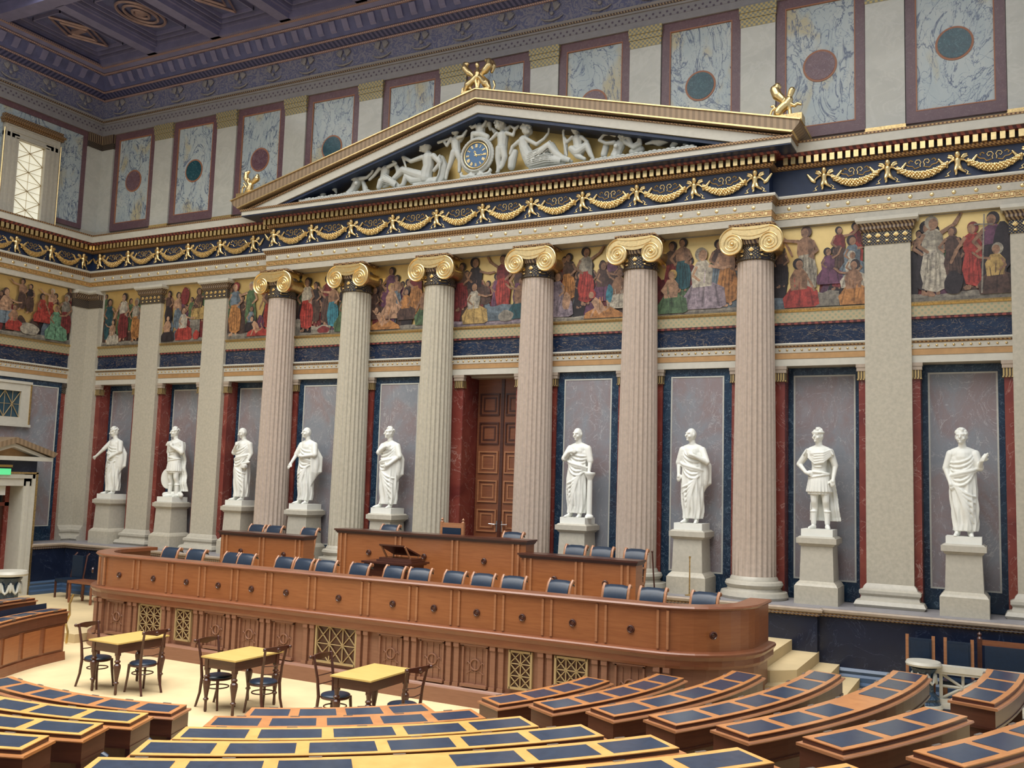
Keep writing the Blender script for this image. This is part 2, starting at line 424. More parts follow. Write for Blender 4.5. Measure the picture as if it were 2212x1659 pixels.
trim('trim_painting_sill',WALL,rect(.1,S+.06,6.89,7.11),M['dotsband'])
trim('trim_painting_rail',WALL,[(.1,7.10),(.1,7.17),(S+.07,7.17),(S+.10,7.135),(S+.07,7.10)],M['goldd'])
# ---- plinth
PL=[(0,-2.22),(0,0),(7.75,0),(7.75,-.14),(20.3,-.14),(20.3,0),(XR,0)]
trim('trim_plinth_wall',PL,rect(0,1.17,0,1.44),M['navyd'])
trim('trim_plinth_top',PL,[(0,1.40),(0,1.53),(1.22,1.53),(1.22,1.40)],M['crownl'])
trim('trim_plinth_moulding',PL,[(1.0,1.40),(1.0,1.525),(1.25,1.525),(1.28,1.50),(1.27,1.46),(1.2,1.43),(1.18,1.40)],M['tan'])
trim('trim_plinth_bead',PL,[(1.0,1.38),(1.0,1.435),(1.23,1.435),(1.20,1.38)],M['bronze'])
M['navymould']=plain('steel_blue_moulding',(.05,.09,.16),.3)
trim('trim_plinth_base',[(0,-2.22),(0,0),(XR,0)],[(1.0,.1),(1.0,.52),(1.19,.52),(1.22,.47),(1.2,.42),(1.24,.38),(1.24,.30),(1.30,.26),(1.30,.1)],M['navymould'])
# niche backs: marble panels set in dark blue frames
NN=['at the left corner','second from the left corner','third from the left corner','left of the second column','left of the great door','','right of the great door','left of the rightmost fluted column','right of the rightmost fluted column','at the far right','at the right edge']
for i,c in enumerate(BAYS):
    if i==5 or i==10: continue
    deep=i in(0,1,2,8,9)
    yb=.09 if deep else -.20
    hw=hw_[i]; pw=.585 if deep else .56
    e=empty('niche_lining',(c,yb,1.53),0,'tall grey pink marble slab in a dark blue frame, '+NN[i],'wall panel','tall marble niche panels')
    b=MB(); 
    b.box(-hw+.003,-pw,-.012,.01,0,4.5).box(pw,hw-.003,-.012,.01,0,4.5).box(-pw,pw,-.012,.01,4.355,4.5).box(-pw,pw,-.012,.01,0,.37)
    b.build('frame',M['navy'],e,False)
    b=MB().box(-pw+.03,pw-.03,-.008,.01,.40,4.325); b.build('slab',M['pink'],e,False)
    b=MB()
    b.box(-pw,-pw+.03,-.016,.01,.37,4.355).box(pw-.03,pw,-.016,.01,.37,4.355).box(-pw+.03,pw-.03,-.016,.01,.37,.40).box(-pw+.03,pw-.03,-.016,.01,4.325,4.355)
    b.build('border',M['upil'],e,False)
# small gold capitals of the red pilasters
k=0
for i in range(0,len(edges),2):
    for sd,xx in ((1,edges[i]),(0,edges[i+1])):
        if xx<.7 or xx>XR-1: continue
        x0,x1=(xx-.19,xx+.0) if sd==0 else (xx,xx+.19)
        b=MB().box(x0-.02,x1+.02,-.30,-.15,5.74,5.90).box(x0-.03,x1+.03,-.31,-.15,5.73,5.755)
        o=rel(b,((x0+x1)/2,-.26,5.73)).build('gilded_capital',M['capg'],None,False,loc=((x0+x1)/2,-.26,5.73))
        bi=min(range(len(BAYS)),key=lambda q:abs(BAYS[q]-xx))
        wh='great door' if bi==5 else ORD[bi]+' niche from the left corner'
        tag(o,'small gilded capital at the %s side of the %s'%('right' if sd else 'left',wh),'capital','small gilded capitals under the string course')
        t=MB().box(-(x1-x0)/2-.035,(x1-x0)/2+.035,-.055,.06,.17,.24).box(-(x1-x0)/2-.045,(x1-x0)/2+.045,-.065,.06,.24,.305); t.build('abacus',M['tan'],o,False)
# ---- pilasters on the main storey
def pil_parts(e,hw):
    b=MB()
    b.sweep([(-hw,.12),(-hw,0),(hw,0),(hw,.12)],[(-.1,0),(.17,0),(.205,.05),(.17,.12),(.10,.145),(.085,.20),(.12,.245),(.12,.30),(.06,.33),(.04,.38),(0,.425),(-.1,.425)])
    b.build('base',M['cream'],e)
    MB().box(-hw,hw,0,.14,.42,6.785).build('shaft',M['pil'],e,False)
    cap_parts(e,[(-hw,.12),(-hw,0),(hw,0),(hw,.12)])
def cap_parts(e,path):
    cb=MB().sweep(path,rect(-.1,.02,6.78,7.02)).build('capital',M['capd'],e,False)
    MB().sweep(path,[(-.1,7.02),(.03,7.02),(.07,7.07),(.07,7.12),(.11,7.18),(-.1,7.18)]).build('capital_moulding',M['capeg'],cb,False)
    MB().sweep(path,[(-.1,7.18),(.12,7.18),(.15,7.22),(.15,7.285),(-.1,7.285)]).build('abacus',M['creamhi'],cb,False)
    for q in range(5):
        a=MB();sx=-.32+.16*q
        for t in (-1,-.6,-.2,.2,.6,1): a.sphere((sx+.033*t,-.026,6.91+.045*(1-abs(t)*.6)),(.010,.012,.05*(1-.4*abs(t))),6,6,R=Matrix.Rotation(t*.7,3,'Y'))
        a.sphere((sx,-.026,6.84),(.032,.014,.022),8,6); a.build('palmette',M['gold'],cb)
PX=[3.0,5.48,22.6,25.07]
PN=['second from the left corner','beside the leftmost fluted column','right of the rightmost fluted column','at the right edge']
for x,nm in zip(PX,PN):
    e=empty('pilaster',(x,-.386,1.53),0,'tall flat beige stone pilaster with blue gilded capital, '+nm,'pilaster','flat pilasters of the back wall')
    pil_parts(e,.408)
e=empty('corner_pilaster',(0,0,1.53),0,'angled beige stone pilaster folded into the left corner of the hall','pilaster')
cp=[(0,-.87),(0,0),(.85,0)]
MB().sweep(cp,[(.1,0),(.556,0),(.59,.05),(.556,.12),(.486,.145),(.47,.20),(.506,.245),(.506,.30),(.446,.33),(.426,.38),(.386,.425),(.1,.425)]).build('base',M['cream'],e)
MB().sweep(cp,rect(.1,.386,.42,6.785)).build('shaft',M['pil'],e,False)
MB().sweep(cp,rect(.2,.406,6.78,7.02)).build('capital_band',M['capd'],e,False)
MB().sweep(cp,[(.2,7.02),(.416,7.02),(.456,7.07),(.456,7.12),(.496,7.18),(.2,7.18)]).build('capital_moulding',M['capeg'],e,False)
MB().sweep(cp,[(.2,7.18),(.506,7.18),(.536,7.22),(.536,7.285),(.2,7.285)]).build('abacus',M['creamhi'],e,False)
# ---- fluted columns
def fluted(r0,r1,z0,z1,n=24):
    b=MB();vs=[];fs=[];rows=14;per=6;K=n*per
    for i in range(rows+1):
        t=i/rows;z=z0+(z1-z0)*t;r=r0+(r1-r0)*(t**1.5)
        for j in range(K):
            ph=(j%per)/per
            dd=0 if ph<.17 or i in(0,rows) else sin((ph-.17)/.83*pi)*.034*r/.4
            a=2*pi*j/K; vs.append(((r-dd)*cos(a),(r-dd)*sin(a),z))
    for i in range(rows):
        for j in range(K):
            j2=(j+1)%K; fs.append((i*K+j,i*K+j2,(i+1)*K+j2,(i+1)*K+j))
    fs.append(tuple(range(K))[::-1]);fs.append(tuple(rows*K+j for j in range(K)))
    b.add(vs,fs);return b
def make_column():
    e=empty('fluted_column',(0,0,1.53))
    MB().lathe([(.62,0),(.645,.05),(.62,.13),(.52,.15),(.50,.20),(.53,.23),(.55,.27),(.53,.32),(.46,.34),(.45,.38),(.42,.42)],48).build('base',M['cream'],e)
    fluted(.418,.35,.42,6.57).build('shaft',M['shaftR'],e,True,.5)
    MB().lathe([(.35,6.56),(.385,6.58),(.385,6.615),(.36,6.63),(.36,6.83),(.385,6.85),(.36,6.87)],36).build('necking',M['capd'],e)
    MB().lathe([(.36,6.86),(.39,6.88),(.42,6.98),(.40,7.06),(.36,7.12)],36).build('capital',M['capeg'],e); cp_=e.children[-1] if False else D.objects[[o.name for o in D.objects if o.name.startswith('capital') and o.parent==e][-1]]
    v=MB()
    def spr(q): # radius of the scroll outline after q quarter turns from the top
        T=[.335,.262,.228,.205,.19,.172,.155,.14,.125,.11,.095,.082,.07,.058,.045,.035]
        i=min(int(q),len(T)-2);t=q-i;return T[i]+(T[i+1]-T[i])*min(t,1)
    for sx in (-1,1):
        cx_=.365
        out=[(sx*(cx_+spr(q/6)*sin(q/6*pi/2)),6.89+spr(q/6)*cos(q/6*pi/2)) for q in range(0,25)]
        for ya,yb in ((-.43,-.36),(.36,.43)): v.prism(out if sx<0 else out[::-1],ya,yb)
        v.lathe([(.19,-.38),(.15,-.12),(.14,0),(.15,.12),(.19,.38)],28,M=Matrix.Translation((sx*cx_,0,6.89))@Matrix.Rotation(pi/2,4,'X'))
        pts=[];rs=[]
        for q in range(0,85):
            t=q/6;r_=spr(t)-.015; pts.append((sx*(cx_+r_*sin(t*pi/2)),-.435,6.89+r_*cos(t*pi/2))); rs.append(.019*(1-q/110))
        v.tube(pts,rs,6); v.sphere((sx*cx_,-.44,6.89),(.036,.03,.036),12,8)
    N_=16
    for (o0,o1,th) in ((.0,.035,.452),(.035,.075,.435),(.075,.11,.45),(.11,.15,.435)):
        up=[];lo=[]
        for q in range(N_+1):
            x=-.365+.73*q/N_; sag=(1-(x/.365)**2)
            up.append((x,7.225-o0-sag*(.012+o0*.75)));lo.append((x,7.225-o1-sag*(.012+o1*.75)))
        v.prism(up+lo[::-1],-th,th)
    v.build('volutes',M['gold'],cp_)
    ab=MB().box(-.44,.44,-.42,.42,7.225,7.285)
    for q in range(17): ab.sphere((-.42+q*.0525,-.425,7.25),(.022,.022,.03),8,6)
    for q in range(16): ab.sphere((.44,-.40+q*.052,7.25),(.022,.022,.03),8,6)
    ab.build('abacus',M['bronze'],cp_)
    for sx in (-.2,0,.2):
        a=MB()
        y=-sqrt(.365**2-sx**2)
        for t in (-1,-.6,-.2,.2,.6,1):
            a.sphere((sx+.035*t,y-.006,6.735+.045*(1-abs(t)*.6)),(.009,.012,.05*(1-.4*abs(t))),6,6,R=Matrix.Rotation(t*.7,3,'Y'))
        a.sphere((sx,y-.008,6.665),(.03,.015,.02),8,6)
        a.build('palmette',M['gold'],cp_)
    return e
CX=[7.95,10.33,12.73,15.31,17.73,20.15]
CN=['leftmost of the six golden-capital columns','second from the left of the six','third from the left, beside the great door','fourth from the left, right of the great door','fifth of the six from the left','rightmost of the six golden-capital columns']
col=make_column()
for i,x in enumerate(CX):
    c=col if i==0 else copy_tree(col)
    c.location=(x,-.50,1.53)
    c['label']='fluted stone column with gold scroll capital, '+CN[i]; c['category']='column'; c['group']='fluted columns of the portico'
    if i in (1,2):
        for ch in c.children:
            if ch.name.startswith('shaft'):
                ch.data=ch.data.copy(); ch.data.materials[0]=M['shaftG']
# ---- upper storey panels and pilasters
for k in range(11):
    c=1.55+2.472*k
    if k in (5,): pass
    nm='%s from the left corner'%ORD[k]
    e=empty('marble_cladding',(c,-.02,10.5),0,'pale blue veined marble in purple frame, upper storey, '+nm,'wall panel','upper marble wall panels')
    hw=.865
    b=MB().box(-hw,-hw+.18,-.09,0,.2,3.2).box(hw-.18,hw,-.09,0,.2,3.2).box(-hw+.18,hw-.18,-.09,0,3.0,3.2).box(-hw+.18,hw-.18,-.09,0,.2,.42)
    b.build('frame',M['purp'],e,False)
    b=MB();a=hw-.18
    b.box(-a,-a+.022,-.095,0,.42,3.0).box(a-.022,a,-.095,0,.42,3.0).box(-a+.022,a-.022,-.095,0,2.978,3.0).box(-a+.022,a-.022,-.095,0,.42,.442)
    b.build('border',M['copper'],e,False)
    MB().box(-a+.02,a-.02,-.06,0,.43,2.99).build('slab',M['upan'],e,False)
    R=Matrix.Translation((0,-.06,1.67))@Matrix.Rotation(pi/2,4,'X')
    MB().lathe([(0,.012),(.335,.012),(.335,-.01),(0,-.01)],40,M=R,cap=False).build('disc_border',M['copper'],e,False)
    MB().lathe([(0,.018),(.295,.018),(.295,-.01),(0,-.01)],40,M=R,cap=False).build('disc',M['discr'] if k%2==0 else M['discg'],e,False)
for k in range(11):
    c=1.55+2.472*(k+.5)
    e=empty('pilaster',(c,-.02,10.5),0,'short flat pale pilaster between upper marble panels, %s from the left corner'%ORD[k],'pilaster','upper storey pilasters')
    MB().box(-.36,.36,-.13,0,.20,2.75).build('shaft',M['upil'],e,False)
    MB().box(-.38,.38,-.15,0,.08,.14).box(-.37,.37,-.14,0,.14,.20).build('base',M['goldd'],e,False)
    MB().box(-.365,.365,-.14,0,2.75,2.93).build('capital',M['capu'],e,False)
    MB().box(-.38,.38,-.16,0,2.93,3.05).box(-.39,.39,-.18,0,3.05,3.20).build('capital_moulding',M['capu'],e,False)
e=empty('corner_pilaster',(0,0,10.5),0,'short pale pilaster in the upper left corner beside the tall window','pilaster')
cp=[(0,-.64),(0,0),(.66,0)]
MB().sweep(cp,rect(.01,.15,.2,2.75)).build('shaft',M['upil'],e,False)
MB().sweep(cp,rect(.01,.17,.05,.2)).build('base',M['cream'],e,False)
MB().sweep(cp,rect(.01,.16,2.75,2.93)).build('capital',M['capd'],e,False)
MB().sweep(cp,rect(.01,.18,2.93,3.2)).build('capital_moulding',M['capeg'],e,False)
# ---- crown cornice
def crown(n,prof,mat): return trim('trim_crown_'+n,WALL,prof,M[mat])
crown('band',rect(0,.16,13.70,14.06),'crownl')
crown('dots',rect(0,.168,13.86,13.99),'crownl')
M['ornc']=ornament('dotted_grey_band',(.24,.23,.24),(.09,.07,.10),.16,.72,.8,.5,0)
D.objects['trim_crown_dots'].data.materials[0]=M['ornc']
crown('moulding',[(0,14.06),(0,14.20),(.26,14.20),(.22,14.14),(.20,14.06)],'crownl')
crown('moulding_bead',[(0,14.10),(0,14.14),(.245,14.14),(.235,14.10)],'capeg')
crown('frieze',[(0,14.20),(0,14.74),(.26,14.74),(.20,14.20)],'crown')
crown('bead',[(0,14.73),(0,14.79),(.30,14.79),(.32,14.76),(.30,14.73)],'ceilbead')
M['darkden']=ornament('dark_tongue_band',(.02,.025,.08),(.09,.085,.17),.14,.4,.6,.6,0,kind='bars')
crown('tongues',[(0,14.79),(0,14.93),(.42,14.93),(.32,14.79)],'darkden')
crown('bead_two',[(0,14.92),(0,14.98),(.44,14.98),(.46,14.95),(.44,14.92)],'ceilbead')
crown('cove',[(0,14.97),(0,15.36),(.66,15.36),(.46,14.98)],'ceild')
crown('bead_three',[(0,15.34),(0,15.40),(.70,15.40),(.72,15.37),(.70,15.34)],'ceilbead')
crown('soffit',[(0,15.40),(0,15.5),(.86,15.5),(.86,15.46),(.72,15.40)],'ceil')
crown('soffit_bead',[(.7,15.45),(.7,15.52),(.90,15.52),(.90,15.46),(.86,15.45)],'ceilbead')
b=MB()
for a,bb in (((0,-8),(0,-.7)),((.7,0),(XR,0))):
    a=Vector(a);bb=Vector(bb);L=(bb-a).length;t=(bb-a)/L;n=Vector((t.y,-t.x));k=int(L/.41)
    for i in range(k):
        s=(i+.5)*L/k;vs=[]
        for z0_,d_ in ((15.0,.46),(15.33,.50)):
            pass
        for (d_,z_) in ((.44,15.02),(.56,15.10),(.69,15.30),(.62,15.36),(.44,15.36)):
            for s_ in (s-.09,s+.09):
                q=a+t*s_+n*d_;vs.append((q.x,q.y,z_))
        b.add(vs,[(0,2,4,6,8),(1,9,7,5,3),(0,1,3,2),(2,3,5,4),(4,5,7,6),(6,7,9,8),(8,9,1,0)])
struct(b.build('trim_crown_modillions',M['ceil'],smooth=False))
# winged shells on the crown frieze
def shell():
    b=MB()
    for sx in (-1,1):
        for q in range(5):
            a=.5+q*.38
            b.sphere((sx*(.10+.055*cos(a)),-.01,.06+.085*sin(a)),(.035,.03,.10),8,6,R=Matrix.Rotation(sx*(pi/2-a)*.8,3,'Y'))
    b.sphere((0,-.01,-.02),(.05,.03,.05),8,6)
    b.tube([(-.28,0,-.10),(-.18,-.01,-.16),(0,-.01,-.19),(.18,-.01,-.16),(.28,0,-.10)],[.012,.022,.028,.022,.012],6)
    return b
so=None;k=0
for i in range(20):
    x=.95+1.2*i
    o=shell().build('shell_ornament',M['crownl'],None) if so is None else so.copy()
    if so is None: so=o
    else: COL.objects.link(o)
    o.location=(x,-.262,14.47); o.rotation_euler=(.1,0,0)
    tag(o,'pale winged shell on the back wall crown frieze, %s from the left corner'%ORD[i],'ornament','shell ornaments on the crown frieze')
for i in range(3):
    o=so.copy();COL.objects.link(o);o.location=(.262,-.95-1.2*i,14.47);o.rotation_euler=(0,0,pi/2)
    tag(o,'pale winged shell ornament on the crown frieze above the left wall, %s from the corner'%ORD[i],'ornament','shell ornaments on the crown frieze')
# ---- ceiling
c=MB().box(0,XR,-4.3,0.3,15.78,16.0).box(0,2.6,-22,-4.3,15.78,16).box(25.6,XR,-22,-4.3,15.78,16).box(2.6,25.6,-22,-18.5,15.78,16); struct(c.build('ceiling',M['ceild'],smooth=False))
b=MB(); b.box(.3,XR,-4.35,-3.95,15.48,15.8); b.box(.3,XR,-3.97,-3.9,15.52,15.8)
bx_=[.55]+[2.98+2.46*i for i in range(11)]
for x in bx_: b.box(x-.17,x+.17,-3.97,-.6,15.48,15.8).box(x-.24,x+.24,-3.97,-.6,15.62,15.8)
b.box(.3,XR,-1.0,-.8,15.48,15.8)
struct(b.build('ceiling_beams',M['ceil'],smooth=False))
b=MB();b2=MB()
for i in range(len(bx_)-1):
    xa,xb=bx_[i]+.24,bx_[i+1]-.24; ya,yb=-3.9,-1.0
    xm,ym=(xa+xb)/2,(ya+yb)/2
    for t,zz in ((.0,.0),(.2,.03),(.42,.06)):
        for (p0,p1,p2,p3) in ((xa+t,xb-t,ya+t,ya+t+.03),(xa+t,xb-t,yb-t-.03,yb-t),(xa+t,xa+t+.03,ya+t,yb-t),(xb-t-.03,xb-t,ya+t,yb-t)):
            b.box(p0,p1,p2,p3,15.68,15.79)
    hx,hy=(xb-xa)/2-.5,(yb-ya)/2-.5
    if i%2==0:
        for s_ in (1,.62):
            q=[(xm+hx*s_,ym),(xm,ym+hy*s_),(xm-hx*s_,ym),(xm,ym-hy*s_)]
            b2.tube([(x_,y_,15.72) for x_,y_ in q],.045,4,closed=True)
        b2.box(xm-hx*.4,xm+hx*.4,ym-.1,ym+.1,15.70,15.79)
    else:
        for s_ in (1,.7,.35):
            b2.tube([(xm+hx*s_*cos(a),ym+hy*s_*.75*sin(a),15.72) for a in [2*pi*q/28 for q in range(28)]],.04,6,closed=True)
        b2.sphere((xm,ym,15.74),(.16,.16,.05),12,6)
struct(b.build('ceiling_coffer_mouldings',M['ceil'],smooth=False)); struct(b2.build('ceiling_coffer_ornaments',M['ceilo']))
g=MB().box(2.6,25.6,-18.5,-4.35,15.85,15.9).build('window_skylight',M['sky'],smooth=False); struct(g)
b=MB()
for i in range(9): x=2.6+i*2.875; b.box(x-.06,x+.06,-18.5,-4.35,15.68,15.84)
for i in range(6): y=-4.35-i*2.83; b.box(2.6,25.6,y-.06,y+.06,15.68,15.84)
struct(b.build('trim_skylight_bars',M['ceil'],smooth=False))
# ================================================================== left wall
F_=MB()
def lattice(b,x,y0,y1,z0,z1,ny,nz,r=.014):
    dy=(y1-y0)/ny;dz=(z1-z0)/nz
    for i in range(ny+1): b.tube([(x,y0+i*dy,z0),(x,y0+i*dy,z1)],r*.6,5)
    for j in range(nz+1): b.tube([(x,y0,z0+j*dz),(x,y1,z0+j*dz)],r*.6,5)
    for i in range(0,ny,2):
        for j in range(0,nz,2):
            yc,zc=y0+(i+1)*dy,z0+(j+1)*dz
            if i+1<=ny and j+1<=nz:
                b.tube([(x,yc-dy,zc-dz),(x,min(yc+dy,y1),min(zc+dz,z1))],r,5);b.tube([(x,yc-dy,min(zc+dz,z1)),(x,min(yc+dy,y1),zc-dz)],r,5)
    return b
w1=empty('window_1',(.02,-2.45,10.5)); struct(w1)
b=MB().box(0,.16,-.86,-.42,0,2.32).box(0,.16,.42,.86,0,2.32).box(0,.16,-.86,.86,2.20,2.55)
for t in (0,.14,.28): b.box(.1,.18,-.84+t,-.80+t,0,2.54-t).box(.1,.18,.80-t,.84-t,0,2.54-t).box(.1,.18,-.80+t,.80-t,2.50-t,2.54-t)
b.build('window_frame',M['cream'],w1,False)
MB().box(0,.22,-.93,.93,2.55,2.62).box(0,.28,-.96,.96,2.62,2.68).box(0,.2,-.92,.92,2.68,2.80).build('window_cornice',M['bronze'],w1,False)
MB().box(-.02,.02,-.45,.45,0,2.25).build('window_pane',M['winlit'],w1,False)
lattice(MB(),.06,-.42,.42,.02,2.2,2,8,.011).build('lattice',M['lattice'],w1)
MB().tube([(.17,.88,0),(.17,.88,2.4)],.018,6).tube([(.17,-.88,0),(.17,-.88,2.4)],.018,6).build('window_bead',M['gold'],w1)
e=empty('marble_cladding',(.02,-2.45,10.5),0,'blue veined marble in purple frame around the upper left window','wall panel')
MB().box(0,.085,-1.82,1.82,3.04,3.2).box(0,.085,1.67,1.82,.2,3.04).box(0,.085,-1.82,-1.67,.2,3.04).box(0,.085,.87,1.67,.2,.34).box(0,.085,-1.67,-.87,.2,.34).build('frame',M['purp'],e,False)
MB().box(0,.06,.87,1.67,.34,3.04).box(0,.06,-1.67,-.87,.34,3.04).box(0,.06,-.87,.87,2.75,3.04).build('slab',M['upan'],e,False)
# small window of the main storey
w2=empty('window_2',(.26,-2.75,4.72)); struct(w2)
MB().box(0,.10,-.76,-.46,0,1.18).box(0,.10,.46,.72,0,1.18).box(0,.10,-.46,.46,.94,1.18).box(0,.10,-.46,.46,0,.22).box(0,.14,-.82,.78,-.04,.03).box(0,.13,-.80,.76,1.15,1.22).build('window_frame',M['creamhi'],w2,False)
MB().box(.0,.02,-.46,.46,.22,.94).build('window_pane',M['glassd'],w2,False)
lattice(MB(),.05,-.46,.46,.22,.94,4,2,.012).build('lattice',M['lattice'],w2)
MB().box(0,.12,.72,.76,0,1.18).box(0,.12,-.80,-.76,0,1.18).build('window_bead',M['goldd'],w2,False)
# marble panel behind it
e=empty('marble_cladding',(.26,-2.75,1.53),0,'wide grey pink marble slab in a blue frame on the left wall','wall panel')
MB().box(-.2,.012,1.67,1.77,0,4.5).box(-.2,.012,-1.77,-1.67,0,4.5).box(-.2,.012,-1.67,1.67,4.36,4.5).box(-.2,.012,-1.67,1.67,0,.40).build('frame',M['navy'],e,False)
MB().box(-.2,.008,-1.67,1.67,.40,4.36).build('slab',M['pink'],e,False)
MB().box(-.2,.016,1.64,1.67,.4,4.36).box(-.2,.016,-1.67,1.64,4.33,4.36).box(-.2,.016,-1.67,1.64,.4,.43).build('border',M['upil'],e,False)
e=empty('marble_strip',(.26,-.90,1.53),0,'narrow red marble strip with gilded capital left of the corner pilaster','strip')
MB().box(-.2,.03,-.09,.06,0,4.2).build('shaft',M['redm'],e,False); MB().box(-.2,.05,-.09,.06,4.2,4.38).box(-.2,.08,-.09,.07,4.38,4.5).build('capital',M['capd'],e,False)
# portal with pediment
d2=empty('door_2',(1.1,-3.1,.18)); struct(d2)
b=MB()
b.box(-.8,.10,.50,.84,0,3.22).box(-.8,.10,-.84,-.50,0,3.22).box(-.8,.10,-.84,.84,2.9,3.22)
b.box(.10,.14,.72,.82,0,3.2).box(.10,.14,-.82,-.72,0,3.2).box(.1,.14,-.8,.8,3.1,3.2).box(.1,.125,.56,.66,0,3.02).box(.1,.125,-.66,-.56,0,3.02)
b.build('door_frame',M['creamhi'],d2,False)
MB().box(-.8,.12,.84,.90,0,3.26).box(-.8,.12,-.90,-.84,0,3.26).box(-.8,.12,-.9,.9,3.22,3.27).build('door_frame_edge',M['goldd'],d2,False)
MB().box(-.8,.10,-.85,.85,3.27,3.56).build('frieze',M['navyd'],d2,False)
# pediment in y-z
p=MB()
def yz(b,pts,x0,x1):
    n=len(pts);vs=[(x0,y,z) for y,z in pts]+[(x1,y,z) for y,z in pts]
    fs=[tuple(range(n))[::-1],tuple(range(n,2*n))]
    for i in range(n): j=(i+1)%n;fs.append((i,j,j+n,i+n))
    return b.add(vs,fs)
yz(p,[(-1.14,3.57),(1.14,3.57),(1.14,3.68),(-1.14,3.68)],-.8,.34)
yz(p,[(-1.05,3.68),(0,4.02),(1.05,3.68),(.78,3.68),(0,3.92),(-.78,3.68)],-.8,.30)
p.build('pediment',M['creamhi'],d2,False)
p=MB(); yz(p,[(-1.24,3.80),(0,4.18),(1.24,3.80),(1.14,3.68),(0,4.03),(-1.14,3.68)],-.8,.40); p.build('pediment_moulding',M['sima'],d2,False)
p=MB(); yz(p,[(-.8,3.68),(0,3.93),(.8,3.68)],-.8,.05); p.build('pediment_field',M['orange'],d2,False)
b=MB().box(-.55,-.45,.38,.50,0,2.9).box(-.55,-.45,-.5,-.38,0,2.9).box(-.55,-.45,-.5,.5,2.35,2.45)
b.build('door_leaf_frame',M['redm'],d2,False)
MB().box(-.56,-.5,-.38,.38,0,2.35).build('door_leaf',M['woodd'],d2,False)
o=MB().box(-.05,.02,-.3,.3,-.12,.12).build('door_sign',M['white'],None,False); o.location=(1.02,-3.3,2.95); tag(o,'white blank box sign hanging in the left doorway','sign')
o=MB().box(-.03,.03,-.36,.36,-.08,.08).build('exit_sign',M['green'],None,False); o.location=(1.28,-3.45,3.52); tag(o,'small green lit exit sign above the left doorway','sign')
o.location=(1.26,-3.42,3.45)
o=MB().box(-.03,.04,-.42,.42,-.03,.03).build('sign_rail',M['brass'],None,False); o.location=(1.26,-3.45,3.60); tag(o,'thin brass rail above the green sign on the left doorway','rail')
# ================================================================== great door
d1=empty('door_1',(14.03,.46,1.58)); struct(d1)
MB().box(-.70,.70,.0,.05,0,4.42).build('door_leaf_pair',M['wood2'],d1,False)
for sx in (-1,1):
    lf=MB().box(-.33,.33,-.03,0,0,4.42).build('door_leaf',M['wood2'],d1,False); lf.location=(sx*.345,0,0)
    for j in range(6):
        z=.42+.68*j; 
        h=.26
        fr=MB()
        for (a,bb,t) in ((.22,.26,.06),(.15,.17,.045)):
            w_=bb;g=bb-.035
            fr.box(-w_,w_,-t,-.02,z-w_,z-g).box(-w_,w_,-t,-.02,z+g,z+w_).box(-w_,-g,-t,-.02,z-g,z+g).box(g,w_,-t,-.02,z-g,z+g)
        fr.build('door_panel',M['woodf'] if j<4 else M['woodd'],lf,False)
    MB().tube([(-sx*.26,-.10,1.02),(-sx*.10,-.11,1.03)],.014,6).tube([(-sx*.26,-.02,1.02),(-sx*.26,-.10,1.02)],.016,6).box(-sx*.26-.03,-sx*.26+.03,-.045,-.02,.85,1.1).build('door_handle',M['steel'],lf)
MB().box(-.04,.04,-.055,0,0,4.42).build('door_stile',M['woodd'],d1,False)
# ================================================================== pediment of the portico
e=empty('pediment',(13.97,0,10.2),0,'white and gilded triangular pediment crowning the columned portico','pediment')
def W(prof): return [(x-13.97,z-10.2) for x,z in prof]
yF=-1.15
b=MB(); b.box(6.97-13.97,20.97-13.97,yF,0,.06,.17)
b.prism(W([(7.0,10.38),(13.93,12.23),(20.94,10.38),(20.1,10.38),(13.93,11.98),(7.83,10.38)]),yF+.06,-.02)
b.build('stone_cornice',M['creamhi'],e,False)
MB().box(6.98-13.97,20.96-13.97,yF+.01,-.1,.035,.062).build('soffit',M['bluebg'],e,False)
MB().box(6.94-13.97,21.0-13.97,yF-.03,0,.17,.215).build('lower_bead',M['bronze'],e,False)
b=MB(); b.prism(W([(6.62,10.68),(13.93,12.49),(21.15,10.68),(21.12,10.60),(20.98,10.44),(13.93,12.25),(6.88,10.44),(6.70,10.56)]),yF-.05,0)
b.build('raking_sima',M['sima'],e,False)
b=MB(); b.prism(W([(6.60,10.69),(13.93,12.51),(21.17,10.69),(21.15,10.668),(13.93,12.486),(6.63,10.668)]),yF-.08,0)
b.prism(W([(6.85,10.47),(13.93,12.285),(21.02,10.47),(20.98,10.445),(13.93,12.262),(6.88,10.445)]),yF-.075,0)
b.build('gilt_edges',M['gold'],e,False)
b=MB(); b.prism(W([(7.05,10.42),(13.93,12.215),(20.9,10.42),(20.8,10.42),(13.93,12.17),(7.2,10.42)]),yF+.03,-.1); b.build('raking_bead',M['bronze'],e,False)
b=MB(); b.prism(W([(7.9,10.39),(13.93,11.97),(20.0,10.39),(19.75,10.39),(13.93,11.90),(8.15,10.39)]),yF+.10,-.3); b.build('raking_soffit',M['bluebg'],e,False)
b=MB(); b.prism(W([(8.1,10.38),(13.93,11.91),(19.85,10.38)]),-.42,-.1); b.build('gold_field',M['goldm'],e,False)
MB().box(-5.2,5.1,-1.02,-.42,.2,.30).build('sculpture_ledge',M['relief'],e,False)
